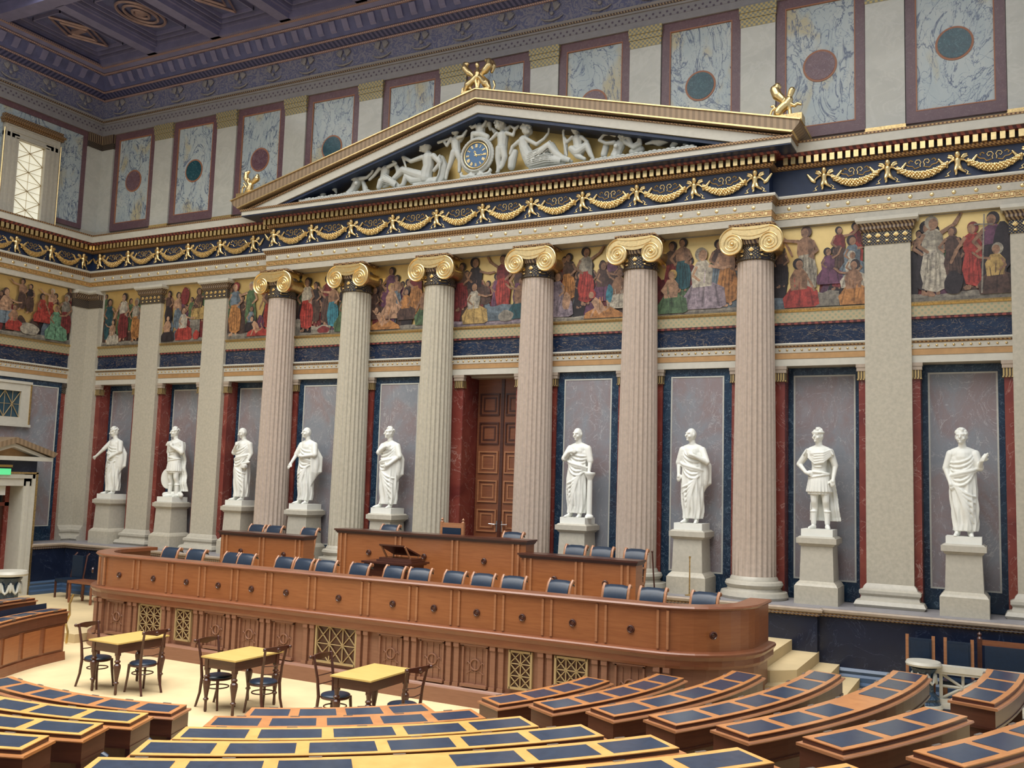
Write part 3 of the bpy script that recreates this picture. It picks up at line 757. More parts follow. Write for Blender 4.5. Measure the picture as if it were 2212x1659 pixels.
# waves where the sea figures rise
def wave(x0,x1,parent=None,lab=None):
    b=MB();n=int((x1-x0)/.1)
    for i in range(n): 
        b.sphere((x0+.1*i+.05,-.93+.02*sin(i*1.7),.025),(.07,.07,.045),8,6); b.sphere((x0+.1*i,-.75,.04+.02*sin(i)),(.08,.10,.05),8,6)
    o=b.build('sea_waves',M['relief']); o.location=(0,0,10.5); tag(o,lab,'relief'); return o
wave(8.7,10.9,None,'carved marble waves at the left end of the pediment'); wave(16.7,19.0,None,'carved marble waves at the right end of the pediment')
FIG={'nymph':[[(10.48,-0.72,11.15,0.083),(10.45,-0.72,11.12,0.092)],[(10.44,-0.72,11.03,0.043),(10.39,-0.72,10.94,0.092),(10.32,-0.72,10.84,0.105),(10.24,-0.72,10.72,0.092),(10.12,-0.72,10.59,0.111),(10.03,-0.72,10.53,0.093)],[(10.32,-0.72,10.95,0.056),(10.05,-0.72,11.01,0.04),(9.93,-0.72,11.12,0.037),(10.04,-0.72,11.22,0.031),(10.25,-0.72,11.23,0.031)],[(10.48,-0.72,10.93,0.055),(10.68,-0.72,10.94,0.037),(10.82,-0.72,11.04,0.031),(10.88,-0.72,11.22,0.027)],[(10.5,-0.64,10.89,0.043),(10.58,-0.64,10.7,0.067),(10.63,-0.64,10.51,0.067)],[(10.44,-0.82,10.79,0.049),(10.44,-0.82,10.78,0.046)]],'dolphin1':[[(9.27,-0.72,10.61,0.063),(9.28,-0.72,10.77,0.088),(9.37,-0.72,10.87,0.095),(9.52,-0.72,10.88,0.088),(9.64,-0.72,10.8,0.063),(9.7,-0.72,10.68,0.022)],[(9.52,-0.72,10.93,0.025),(9.65,-0.72,10.97,0.016)],[(8.92,-0.72,10.65,0.045),(8.92,-0.72,10.73,0.051),(9.02,-0.72,10.7,0.029)]],'boy':[[(11.12,-0.72,11.34,0.091),(11.15,-0.72,11.3,0.079)],[(11.17,-0.72,11.22,0.042),(11.18,-0.72,11.09,0.103),(11.15,-0.72,10.91,0.097),(11.12,-0.72,10.79,0.103)],[(11.12,-0.72,10.79,0.085),(11.05,-0.72,10.65,0.06)],[(11.21,-0.72,10.84,0.109),(11.39,-0.72,10.76,0.09),(11.57,-0.72,10.63,0.06)],[(11.04,-0.72,11.12,0.046),(10.9,-0.72,10.97,0.037),(10.76,-0.72,10.87,0.03)],[(11.3,-0.72,11.13,0.048),(11.52,-0.72,11.19,0.036),(11.3,-0.72,11.37,0.03)],[(11.45,-0.64,11.2,0.042),(11.56,-0.64,11.03,0.066),(11.54,-0.64,10.89,0.054)]],'torchbearer':[[(12.35,-0.72,11.52,0.113),(12.35,-0.72,11.6,0.119)],[(12.38,-0.72,11.39,0.059),(12.42,-0.72,11.22,0.147),(12.43,-0.72,11.02,0.129),(12.38,-0.72,10.85,0.135),(12.37,-0.72,10.73,0.141)],[(12.35,-0.72,10.76,0.129),(12.01,-0.72,10.89,0.107),(11.69,-0.72,11.02,0.09),(11.49,-0.72,10.87,0.066),(11.25,-0.72,10.7,0.048),(11.14,-0.72,10.67,0.036)],[(12.32,-0.72,10.71,0.106),(11.98,-0.72,10.72,0.083),(11.8,-0.72,10.86,0.071),(11.72,-0.72,10.66,0.054),(11.61,-0.72,10.62,0.036)],[(12.28,-0.72,11.24,0.059),(11.96,-0.72,11.18,0.048),(11.73,-0.72,11.32,0.042)],[(11.82,-0.72,11.06,0.021),(11.63,-0.72,11.53,0.042),(11.6,-0.72,11.62,0.072),(11.62,-0.72,11.68,0.042)],[(12.6,-0.72,11.23,0.065),(12.79,-0.72,11.03,0.053),(12.63,-0.72,10.87,0.041)],[(12.74,-0.67,11.17,0.088),(12.81,-0.64,10.96,0.117),(12.77,-0.64,10.73,0.117),(12.73,-0.72,10.6,0.087)],[(12.39,-0.72,10.64,0.088),(12.66,-0.72,10.61,0.116),(12.05,-0.72,10.61,0.053)]],'putto_trumpet':[[(13.15,-0.72,11.8,0.094),(13.18,-0.72,11.75,0.088)],[(13.17,-0.72,11.68,0.041),(13.15,-0.72,11.53,0.105),(13.17,-0.72,11.39,0.099),(13.2,-0.72,11.25,0.099)],[(13.16,-0.72,11.24,0.081),(13.08,-0.72,10.99,0.058),(13.0,-0.72,10.8,0.041),(12.97,-0.72,10.63,0.035)],[(13.25,-0.72,11.23,0.075),(13.34,-0.72,11.02,0.058),(13.33,-0.72,10.76,0.04)],[(13.06,-0.72,11.59,0.044),(12.96,-0.72,11.43,0.035),(12.87,-0.72,11.54,0.029)],[(12.72,-0.72,11.54,0.035),(13.08,-0.72,11.6,0.02)],[(13.25,-0.72,11.58,0.044),(13.39,-0.72,11.6,0.035),(13.48,-0.72,11.72,0.026)],[(13.26,-0.62,11.55,0.058),(13.38,-0.62,11.71,0.041)]],'putto_top':[[(13.72,-0.72,12.02,0.104),(13.73,-0.72,11.97,0.093)],[(13.77,-0.72,11.88,0.041),(13.82,-0.72,11.74,0.11),(13.83,-0.72,11.61,0.104)],[(13.83,-0.72,11.58,0.075),(13.67,-0.72,11.61,0.064),(13.64,-0.72,11.49,0.04)],[(13.86,-0.72,11.58,0.075),(14.05,-0.72,11.49,0.057),(14.03,-0.72,11.38,0.04)],[(13.72,-0.72,11.8,0.04),(13.63,-0.72,11.77,0.035),(13.54,-0.72,11.87,0.035)],[(13.48,-0.72,11.92,0.041),(13.55,-0.72,11.84,0.041),(13.62,-0.72,11.89,0.035),(13.56,-0.72,11.97,0.035),(13.49,-0.72,11.93,0.035)],[(13.93,-0.72,11.77,0.04),(13.99,-0.72,11.85,0.032),(14.01,-0.72,12.01,0.026)],[(13.89,-0.62,11.81,0.058),(14.03,-0.62,11.85,0.058),(14.07,-0.62,11.7,0.04)]],'putto_wings':[[(14.38,-0.72,11.76,0.108),(14.39,-0.72,11.7,0.097)],[(14.4,-0.72,11.61,0.046),(14.42,-0.72,11.47,0.125),(14.42,-0.72,11.3,0.113),(14.41,-0.72,11.17,0.119)],[(14.37,-0.72,11.16,0.085),(14.35,-0.72,10.94,0.068),(14.37,-0.72,10.74,0.045),(14.36,-0.72,10.63,0.039),(14.32,-0.72,10.62,0.025)],[(14.47,-0.72,11.15,0.085),(14.52,-0.72,10.95,0.067),(14.47,-0.72,10.76,0.045),(14.43,-0.72,10.7,0.034)],[(14.3,-0.72,11.53,0.046),(14.18,-0.72,11.43,0.037),(14.09,-0.72,11.37,0.031)],[(14.55,-0.72,11.51,0.045),(14.72,-0.72,11.43,0.037),(14.76,-0.72,11.57,0.028)],[(14.67,-0.72,11.64,0.025),(14.77,-0.72,11.57,0.04),(14.85,-0.72,11.63,0.025)],[(14.19,-0.62,11.62,0.052),(14.12,-0.62,11.7,0.035)],[(14.5,-0.62,11.63,0.057),(14.59,-0.62,11.69,0.04)]],'seated_woman':[[(15.05,-0.72,11.54,0.101),(15.09,-0.72,11.48,0.084)],[(14.93,-0.72,11.58,0.045),(15.04,-0.72,11.63,0.067)],[(15.04,-0.72,11.39,0.045),(14.96,-0.72,11.28,0.123),(14.99,-0.72,11.11,0.117),(15.1,-0.72,10.9,0.144),(15.15,-0.72,10.78,0.138)],[(15.15,-0.72,10.81,0.138),(15.42,-0.72,10.91,0.121),(15.65,-0.72,11.06,0.099),(15.8,-0.72,10.86,0.077),(15.98,-0.72,10.72,0.06),(16.16,-0.72,10.65,0.033)],[(15.21,-0.72,10.71,0.127),(15.6,-0.72,10.75,0.121),(15.95,-0.72,10.67,0.065)],[(15.03,-0.72,11.31,0.05),(15.32,-0.72,11.13,0.042),(15.5,-0.72,11.23,0.033),(15.6,-0.72,11.34,0.028)],[(15.62,-0.72,11.46,0.017),(15.61,-0.72,11.35,0.022)],[(14.87,-0.72,11.26,0.05),(14.71,-0.72,11.16,0.039),(14.66,-0.72,11.01,0.034)],[(14.74,-0.64,11.05,0.073),(14.68,-0.64,10.89,0.095),(14.66,-0.64,10.73,0.084)]],'sickle_boy':[[(16.27,-0.72,11.39,0.109),(16.27,-0.72,11.34,0.093)],[(16.28,-0.72,11.26,0.038),(16.3,-0.72,11.13,0.114),(16.32,-0.72,10.98,0.103),(16.34,-0.72,10.84,0.114)],[(16.35,-0.72,10.82,0.087),(16.55,-0.72,10.93,0.07),(16.64,-0.72,10.72,0.054),(16.71,-0.72,10.61,0.032)],[(16.3,-0.72,10.82,0.087),(16.18,-0.72,10.91,0.071),(16.33,-0.72,10.73,0.06),(16.5,-0.72,10.64,0.038)],[(16.19,-0.72,11.17,0.041),(16.07,-0.72,11.08,0.036),(16.0,-0.72,11.19,0.03)],[(16.12,-0.72,11.36,0.019),(16.08,-0.72,11.42,0.022),(16.01,-0.72,11.41,0.025),(15.97,-0.72,11.33,0.027),(16.0,-0.72,11.08,0.025),(16.07,-0.72,10.77,0.027)],[(16.42,-0.72,11.14,0.043),(16.56,-0.72,11.01,0.035),(16.39,-0.72,10.93,0.03)],[(16.01,-0.67,11.09,0.049),(16.03,-0.67,10.82,0.044)]],'veiled_woman':[[(17.37,-0.72,11.04,0.085),(17.38,-0.72,11.0,0.075)],[(17.36,-0.72,10.94,0.043),(17.29,-0.72,10.86,0.112),(17.24,-0.72,10.74,0.101),(17.2,-0.72,10.62,0.117)],[(17.26,-0.82,10.79,0.048),(17.26,-0.82,10.78,0.045)],[(17.18,-0.72,10.91,0.048),(17.0,-0.72,10.92,0.038),(16.84,-0.72,11.01,0.035),(16.94,-0.72,11.12,0.03),(17.08,-0.72,11.12,0.027)],[(17.43,-0.72,10.89,0.053),(17.63,-0.72,10.74,0.042),(17.78,-0.72,10.8,0.037),(17.73,-0.72,11.03,0.048)],[(17.08,-0.72,11.11,0.027),(17.19,-0.72,11.07,0.038),(17.32,-0.72,11.17,0.054),(17.45,-0.72,11.11,0.053),(17.52,-0.72,10.94,0.048),(17.6,-0.72,10.77,0.042),(17.71,-0.72,10.84,0.026),(17.79,-0.72,11.01,0.021)],[(16.96,-0.62,10.89,0.07),(16.91,-0.62,10.71,0.07)],[(17.67,-0.62,10.8,0.08),(17.76,-0.62,10.71,0.074),(17.57,-0.62,10.68,0.08)]],'dolphin2':[[(17.9,-0.72,10.78,0.021),(18.06,-0.72,10.8,0.047),(18.19,-0.72,10.78,0.084),(18.37,-0.72,10.83,0.084),(18.51,-0.72,10.83,0.073),(18.55,-0.72,10.72,0.063),(18.48,-0.72,10.65,0.052)],[(18.07,-0.72,10.84,0.032),(18.09,-0.72,10.89,0.016)],[(18.63,-0.72,10.84,0.021),(18.76,-0.72,10.8,0.031),(18.85,-0.72,10.75,0.036),(18.86,-0.72,10.68,0.042),(18.76,-0.72,10.65,0.052)]],'sph_c':[[(13.43,-0.95,12.56,0.021),(13.45,-0.95,12.67,0.021),(13.5,-0.95,12.68,0.021)],[(13.51,-0.95,12.59,0.034),(13.6,-0.95,12.73,0.083),(13.71,-0.95,12.81,0.069),(13.79,-0.95,12.89,0.055)],[(13.79,-0.95,12.85,0.034),(13.83,-0.95,12.62,0.024)],[(13.64,-0.95,12.66,0.034),(13.68,-0.95,12.62,0.027)],[(14.27,-0.95,12.5,0.02),(14.31,-0.95,12.6,0.02),(14.27,-0.95,12.71,0.02)],[(14.15,-0.95,12.59,0.048),(14.07,-0.95,12.69,0.089),(13.98,-0.95,12.8,0.068),(13.9,-0.95,12.87,0.055)],[(13.9,-0.95,12.83,0.034),(13.87,-0.95,12.62,0.024)],[(14.11,-0.95,12.59,0.048),(14.17,-0.95,12.53,0.027)],[(13.82,-0.95,13.19,0.045),(13.83,-0.95,13.15,0.041)],[(13.83,-0.95,13.1,0.028),(13.84,-0.95,12.98,0.055),(13.84,-0.95,12.88,0.048)],[(13.75,-0.95,12.91,0.028),(13.61,-0.95,13.02,0.069),(13.49,-0.95,13.16,0.069),(13.49,-0.95,13.25,0.049),(13.56,-0.95,13.25,0.035)],[(13.92,-0.95,12.91,0.027),(14.04,-0.95,13.01,0.075),(14.13,-0.95,13.11,0.075),(14.13,-0.95,13.22,0.055),(14.05,-0.95,13.25,0.034)],[(14.13,-0.8,13.02,0.034),(14.18,-0.8,13.15,0.048),(14.14,-0.8,13.26,0.035)]],'sph_r':[[(20.53,-0.95,10.92,0.016),(20.56,-0.95,11.01,0.019),(20.62,-0.95,11.06,0.019),(20.6,-0.95,11.11,0.016),(20.56,-0.95,11.1,0.014)],[(20.69,-0.95,10.95,0.079),(20.73,-0.95,11.01,0.083),(20.83,-0.95,11.09,0.083),(20.9,-0.95,11.18,0.065)],[(20.63,-0.95,10.9,0.032),(20.77,-0.95,10.88,0.032)],[(20.88,-0.95,11.1,0.046),(20.91,-0.95,10.98,0.032),(20.92,-0.95,10.86,0.032)],[(20.93,-0.95,11.09,0.042),(21.0,-0.95,11.05,0.028),(21.06,-0.95,11.09,0.025),(21.12,-0.95,11.06,0.023)],[(20.91,-0.95,11.26,0.046),(20.95,-0.95,11.37,0.056),(20.97,-0.95,11.35,0.033)],[(20.88,-0.95,11.17,0.028),(20.77,-0.95,11.21,0.065),(20.67,-0.95,11.31,0.084),(20.62,-0.95,11.43,0.079),(20.67,-0.95,11.5,0.056),(20.72,-0.95,11.47,0.028)]],'sph_l':[[(6.78,-0.95,10.93,0.023),(6.79,-0.95,11.07,0.023),(6.83,-0.95,11.1,0.023)],[(6.97,-0.95,10.94,0.068),(7.03,-0.95,10.99,0.083),(7.07,-0.95,11.11,0.068),(6.99,-0.95,11.2,0.053)],[(6.96,-0.95,11.03,0.03),(6.83,-0.95,11.2,0.023)],[(7.08,-0.95,10.95,0.03),(7.2,-0.95,10.93,0.026)],[(6.99,-0.95,11.27,0.049),(6.94,-0.95,11.24,0.038)],[(7.07,-0.95,11.15,0.034),(7.18,-0.95,11.21,0.06),(7.28,-0.95,11.27,0.068),(7.29,-0.95,11.34,0.045)],[(6.97,-0.95,11.18,0.03),(6.89,-0.95,11.32,0.061),(6.9,-0.95,11.45,0.053),(6.99,-0.95,11.49,0.03)]]}
NAMES={'nymph':('statue','grey marble sea nymph with raised arms, leftmost figure in the pediment'),'dolphin1':('dolphin_carving','curved marble dolphin at the left end of the pediment'),
'boy':('statue','marble boy shading his eyes beside the sea nymph in the pediment'),'torchbearer':('statue','large reclining marble figure holding a torch, left of the clock'),
'putto_trumpet':('statue','standing marble child with a trumpet, just left of the clock'),'putto_top':('statue','marble child with a horn seated on top of the clock'),
'putto_wings':('statue','standing winged marble child, just right of the clock'),'seated_woman':('statue','seated marble woman with bare back raising one hand, right of the clock'),
'sickle_boy':('statue','seated marble youth holding a sickle, right half of the pediment'),'veiled_woman':('statue','marble sea woman under a blowing veil, right half of the pediment'),
'dolphin2':('dolphin_carving','marble dolphin with raised tail at the right end of the pediment'),
'sph_c':('sphinx_sculpture','pair of gilded winged sphinxes on the pediment peak'),'sph_r':('sphinx_sculpture','gilded winged sphinx at the right corner of the pediment'),'sph_l':('sphinx_sculpture','gilded winged sphinx at the left corner of the pediment')}
YAW={'nymph':(.2,'curl',.1),'boy':(.5,'curl',0),'torchbearer':(-1.1,'curl',0),'putto_trumpet':(.1,'curl',0),'putto_top':(.2,'curl',.2),'putto_wings':(-.5,'curl',0),'seated_woman':(1.1,'curl',0),'sickle_boy':(.3,'curl',.3),'veiled_woman':(-.2,'curl',0)}
DRAPE={'seated_woman':[3,4,8],'boy':[3],'torchbearer':[7],'veiled_woman':[6,7],'nymph':[4],'sickle_boy':[7]}
for k_,chs in FIG.items():
    nm,lab=NAMES[k_]; sph=k_.startswith('sph')
    cx=sum(q[0] for c in chs for q in c)/sum(len(c) for c in chs); zb=min(q[2]-q[3] for c in chs for q in c)
    y0=-.95 if sph else -.72
    if not sph and k_ not in('putto_top',): zb=10.49
    if k_=='putto_top': zb=11.33
    b=MB()
    for c in chs:
        k3=1.2 if sph else 1.08
        L=[(q[0]-cx,(q[1]-y0),q[2]-zb,max(q[3]*k3,.024)) for q in c]
        # limbs come forward of the trunk
        if not sph and len(c)>=2 and max(q[3] for q in c)<.10 and k_!='dolphin1': L=[(a,bb-.07,c_,r) for a,bb,c_,r in L]
        b.chain(L,10)
    if k_ in YAW:
        q=chs[0][0]; head(b,(q[0]-cx,-.07,q[2]-zb),YAW[k_][0],YAW[k_][1],YAW[k_][2],q[3]/.080)
    for ci in [w_ for w_ in DRAPE.get(k_,[]) if w_<len(chs)]:
        c=chs[ci]
        for t in range(7):
            u=(t-3)/3.2
            b.tube([(q[0]-cx+u*.02,(q[1]-y0)-.07-q[3]*.95*sqrt(1-u*u*.9),q[2]-zb+u*q[3]*1.05) for q in c],[.013]*len(c),6)
    if sph and k_!='sph_c':
        pass
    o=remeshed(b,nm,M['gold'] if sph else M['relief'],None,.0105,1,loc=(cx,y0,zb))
    if sph: o.location.y=-.98
    tag(o,lab,'statue',None)
for x,z,lab in ((13.93,12.47,''),):
    pass
# bases of the three gilded sphinxes
for x,z,nm in ((13.88,12.47,'pediment peak'),(20.87,10.70,'right corner of the pediment'),(7.03,10.74,'left corner of the pediment')):
    w_=.36 if z>12 else .30
    o=MB().box(-w_,w_,-.16,.16,0,.06 if z>12 else .17).build('sculpture_base',M['goldd'],None,False); o.location=(x,-.98,z-.01 if z>12 else z-.03)
    tag(o,'gilded base block under the sphinx on the '+nm,'base')
# clock
ck=empty('clock',(13.81,-.86,11.06),0,'blue faced clock with gold Roman numerals in a marble wreath, centre of the pediment','clock')
R=Matrix.Rotation(pi/2,4,'X')
MB().lathe([(0,.0),(.30,.0),(.30,-.12),(0,-.12)],40,M=R,cap=False).build('dial',plain('clock_blue',(.06,.14,.27),.4),ck,False)
b=MB(); b.tube([(.305*cos(a),-.01,.305*sin(a)) for a in [2*pi*i/40 for i in range(40)]],.018,8,closed=True); b.build('rim',M['gold'],ck)
NUM=['XII','I','II','III','IIII','V','VI','VII','VIII','IX','X','XI']
nb=MB()
def stroke(x0,z0,x1,z1,w_,ang):
    def tr(x,z): return (x*cos(ang)+z*sin(ang),-x*sin(ang)+z*cos(ang))
    d=Vector((x1-x0,z1-z0)).normalized();n=Vector((-d.y,d.x))*w_/2
    q=[(x0+n.x,z0+n.y),(x0-n.x,z0-n.y),(x1-n.x,z1-n.y),(x1+n.x,z1+n.y)]
    q=[tr(*t) for t in q]; nb.add([(x,-.012,z) for x,z in q]+[(x,-.002,z) for x,z in q],[(0,1,2,3),(4,7,6,5),(0,4,5,1),(1,5,6,2),(2,6,7,3),(3,7,4,0)])
for i,s_ in enumerate(NUM):
    ang=2*pi*i/12; ws={'I':.016,'V':.03,'X':.03}; tot=sum(ws[c] for c in s_); x=-tot/2; z0,z1=.185,.265
    for c in s_:
        w_=ws[c]
        if c=='I': stroke(x+w_/2,z0,x+w_/2,z1,.010,ang)
        elif c=='V': stroke(x+w_/2,z0,x+.003,z1,.009,ang);stroke(x+w_/2,z0,x+w_-.003,z1,.006,ang)
        else: stroke(x+.003,z0,x+w_-.003,z1,.006,ang);stroke(x+w_-.003,z0,x+.003,z1,.009,ang)
        x+=w_
nb.build('numerals',M['gold'],ck,False)
nb=MB(); stroke(0,-.04,0,.12,.024,-radians(25)); stroke(0,.06,0,.10,.045,-radians(25)); nb.build('hour_hand',M['gold'],ck,False)
nb=MB(); stroke(0,-.05,0,.20,.016,radians(92)); stroke(0,.10,0,.15,.03,radians(92)); nb.sphere((0,-.015,0),(.03,.01,.03),10,6); nb.build('minute_hand',M['gold'],ck,False)
b=MB()
for i in range(36):
    a=2*pi*i/36
    for rr,yy in ((.37,-.02),(.42,.04),(.36,.06)):
        b.sphere((rr*cos(a+rr),yy,rr*sin(a+rr)),(.055,.04,.026),8,6,R=Matrix.Rotation(-a-rr-pi/2+.5*(1 if rr>.4 else -.5),3,'Y'))
b.tube([(.39*cos(a),.05,.39*sin(a)) for a in [2*pi*i/40 for i in range(40)]],.055,8,closed=True)
for sx in (-1,1):
    b.tube([(sx*.10,0,-.42),(sx*.22,-.03,-.50),(sx*.34,-.02,-.48),(sx*.40,0,-.40),(sx*.36,0,-.36)],[.04,.05,.05,.04,.03],8)
    b.sphere((sx*.12,0,-.48),(.10,.06,.06),8,6)
b.box(-.42,.42,-.02,.2,-.56,-.48)
remeshed(b,'wreath',M['relief'],ck,.016,1)
# ================================================================== frieze cherubs and garlands
def cherub():
    b=MB()
    b.chain([(0,-.05,.40,.052),(0,-.055,.375,.045)]);b.chain([(0,-.03,.33,.03),(0,-.045,.28,.058),(0,-.045,.21,.052),(0,-.04,.165,.055)])
    b.chain([(-.02,-.045,.16,.042),(-.035,-.07,.09,.034),(-.02,-.05,.02,.022),(-.03,-.08,.0,.018)]);b.chain([(.025,-.045,.16,.042),(.05,-.06,.10,.033),(.10,-.04,.06,.022),(.13,-.04,.04,.016)])
    b.chain([(-.05,-.04,.30,.026),(-.12,-.03,.27,.02),(-.17,-.03,.22,.02)]);b.chain([(.05,-.04,.30,.026),(.12,-.03,.27,.02),(.17,-.03,.22,.02)])
    for sx in (-1,1):
        b.chain([(sx*.05,0,.32,.025),(sx*.10,0,.38,.03),(sx*.15,0,.40,.02)]);b.chain([(sx*.06,0,.31,.02),(sx*.12,0,.34,.022),(sx*.17,0,.36,.014)])
        for q in range(5): b.chain([(sx*.18,-.01,.18,.03),(sx*(.24+.02*q),-.02,.20+.035*q,.022)])
        b.chain([(sx*.12,0,.10,.012),(sx*.18,0,.05,.012),(sx*.14,0,.01,.012),(sx*.22,0,.0,.01)],6)
    return remeshed(b,'cherub',M['gold'],None,.011,1)
def garland(L):
    b=MB();r=random.Random(3);n=30
    for i in range(n+1):
        t=i/n;x=(t-.5)*L;z=-.17*(1-(2*t-1)**2)+.02;rr=.028+.032*(1-(2*t-1)**2)
        for q in range(5):
            a=2*pi*q/5+i*.6
            b.sphere((x,-.05+rr*cos(a)*.9,z+rr*sin(a)),.020+.008*((i+q)%2),6,5)
    b.tube([((i/16-.5)*L,-.05,-.17*(1-(i/8-1)**2)+.02) for i in range(17)],[.022+.022*(1-(i/8-1)**2) for i in range(17)],8)
    e=empty('garland',(0,0,0)); b.build('fruit_swag',M['gold'],e)
    b=MB()
    for sx in (-1,1):
        b.tube([(sx*.03,0,.02),(sx*.04,0,.07),(sx*.02,0,.11),(sx*.05,0,.16),(sx*.10,0,.16),(sx*.125,0,.12),(sx*.10,0,.08),(sx*.075,0,.10)],.013,6)
        b.tube([(sx*.16,0,.14),(sx*.20,0,.17),(sx*.24,0,.14),(sx*.22,0,.11)],.012,6)
        b.tube([(sx*.05,0,.02),(sx*.13,0,.0),(sx*.17,0,.05),(sx*.24,0,.06),(sx*.30,0,.11)],.010,6)
    b.build('ribbon',M['goldd'],e); return e
ch0=cherub(); ga0=garland(.86)
cx_=[(('w',x)) for x in (.72,1.92,3.12,4.32,5.52,6.72)]+[('p',7.72+1.246*i) for i in range(11)]+[('w',x) for x in (21.45,22.62,23.83,25.05)]
cnt=0;prev=None
def put(obj0,first,loc,rz,label,cat,group):
    o=obj0 if first else copy_tree(obj0); o.location=loc; o.rotation_euler=(0,0,rz); o['label']=label;o['category']=cat;o['group']=group;return o
for i,(t,x) in enumerate(cx_):
    y=-.335 if t=='w' else -.334-.335
    seg='over the columns' if t=='p' else ('right of the portico' if x>15 else 'left of the portico')
    idx=[q for q in cx_ if (q[0]==t and (q[1]>15)==(x>15)) or (t=='p' and q[0]=='p')].index((t,x))
    put(ch0,i==0,(x,y,9.50),0,'gilded winged cherub on the blue frieze %s, %s from the left'%(seg,ORD[idx]),'cherub','gilded frieze cherubs')
    if i+1<len(cx_) and cx_[i+1][0]==t and cx_[i+1][1]-x<2:
        xm=(x+cx_[i+1][1])/2
        put(ga0,i==0,(xm,y,9.72),0,'gilded fruit garland on the blue frieze %s, right of the %s cherub'%(seg,ORD[idx]),'garland','gilded frieze garlands')
for i in range(4):
    put(ch0,False,(.335,-.68-1.08*i,9.47),pi/2,'gilded winged cherub on the left wall frieze, %s from the corner'%ORD[i],'cherub','gilded frieze cherubs')
    g_=put(ga0,False,(.335,-1.22-1.08*i,9.68),pi/2,'gilded fruit garland on the left wall frieze, %s from the corner'%ORD[i],'garland','gilded frieze garlands'); g_.scale=(.85,1,1)
# ================================================================== wall paintings
PC={'R':(.42,.045,.035),'r':(.22,.03,.035),'G':(.09,.17,.08),'W':(.55,.51,.42),'O':(.50,.22,.06),'T':(.02,.10,.13),'P':(.16,.06,.13),'B':(.10,.055,.045),'U':(.16,.22,.28),'Y':(.50,.34,.11),'L':(.33,.27,.33),'D':(.03,.022,.03),'g':(.15,.35,.22),'c':(.04,.26,.36),'S':(.52,.31,.19),'s':(.36,.20,.12),'K':(.28,.26,.22),'E':(.40,.37,.30)}
class Paint:
    def __init__(s,h): s.v=[];s.f=[];s.c=[];s.L=0;s.hw=h;s.H=1.63
    def poly(s,pts,c):
        s.L+=1;y=-.00012*s.L
        pts=[(max(-s.hw,min(s.hw,x)),max(0,min(s.H,z))) for x,z in pts]
        o=len(s.v);s.v+=[(x,y,z) for x,z in pts];s.f.append(tuple(range(o,o+len(pts))));s.c.append(c)
    def ell(s,x,z,a,b,c,rot=0,n=14,wob=0):
        s.poly([(x+a*cos(t)*cos(rot)-b*sin(t)*sin(rot)+wob*sin(3*t),z+a*cos(t)*sin(rot)+b*sin(t)*cos(rot)+wob*cos(4*t)) for t in [2*pi*i/n for i in range(n)]],c)
    def limb(s,pts,w,c):
        for i in range(len(pts)-1):
            (x0,z0),(x1,z1)=pts[i],pts[i+1];d=Vector((x1-x0,z1-z0));
            if d.length<1e-4: continue
            n=Vector((-d.y,d.x)).normalized()*w/2;n2=n*.75
            s.poly([(x0+n.x,z0+n.y),(x0-n.x,z0-n.y),(x1-n2.x,z1-n2.y),(x1+n2.x,z1+n2.y)],c)
            s.ell(x1,z1,w*.42,w*.42,c,n=8)
def dk(c,k=.6): return tuple(x*k for x in c)
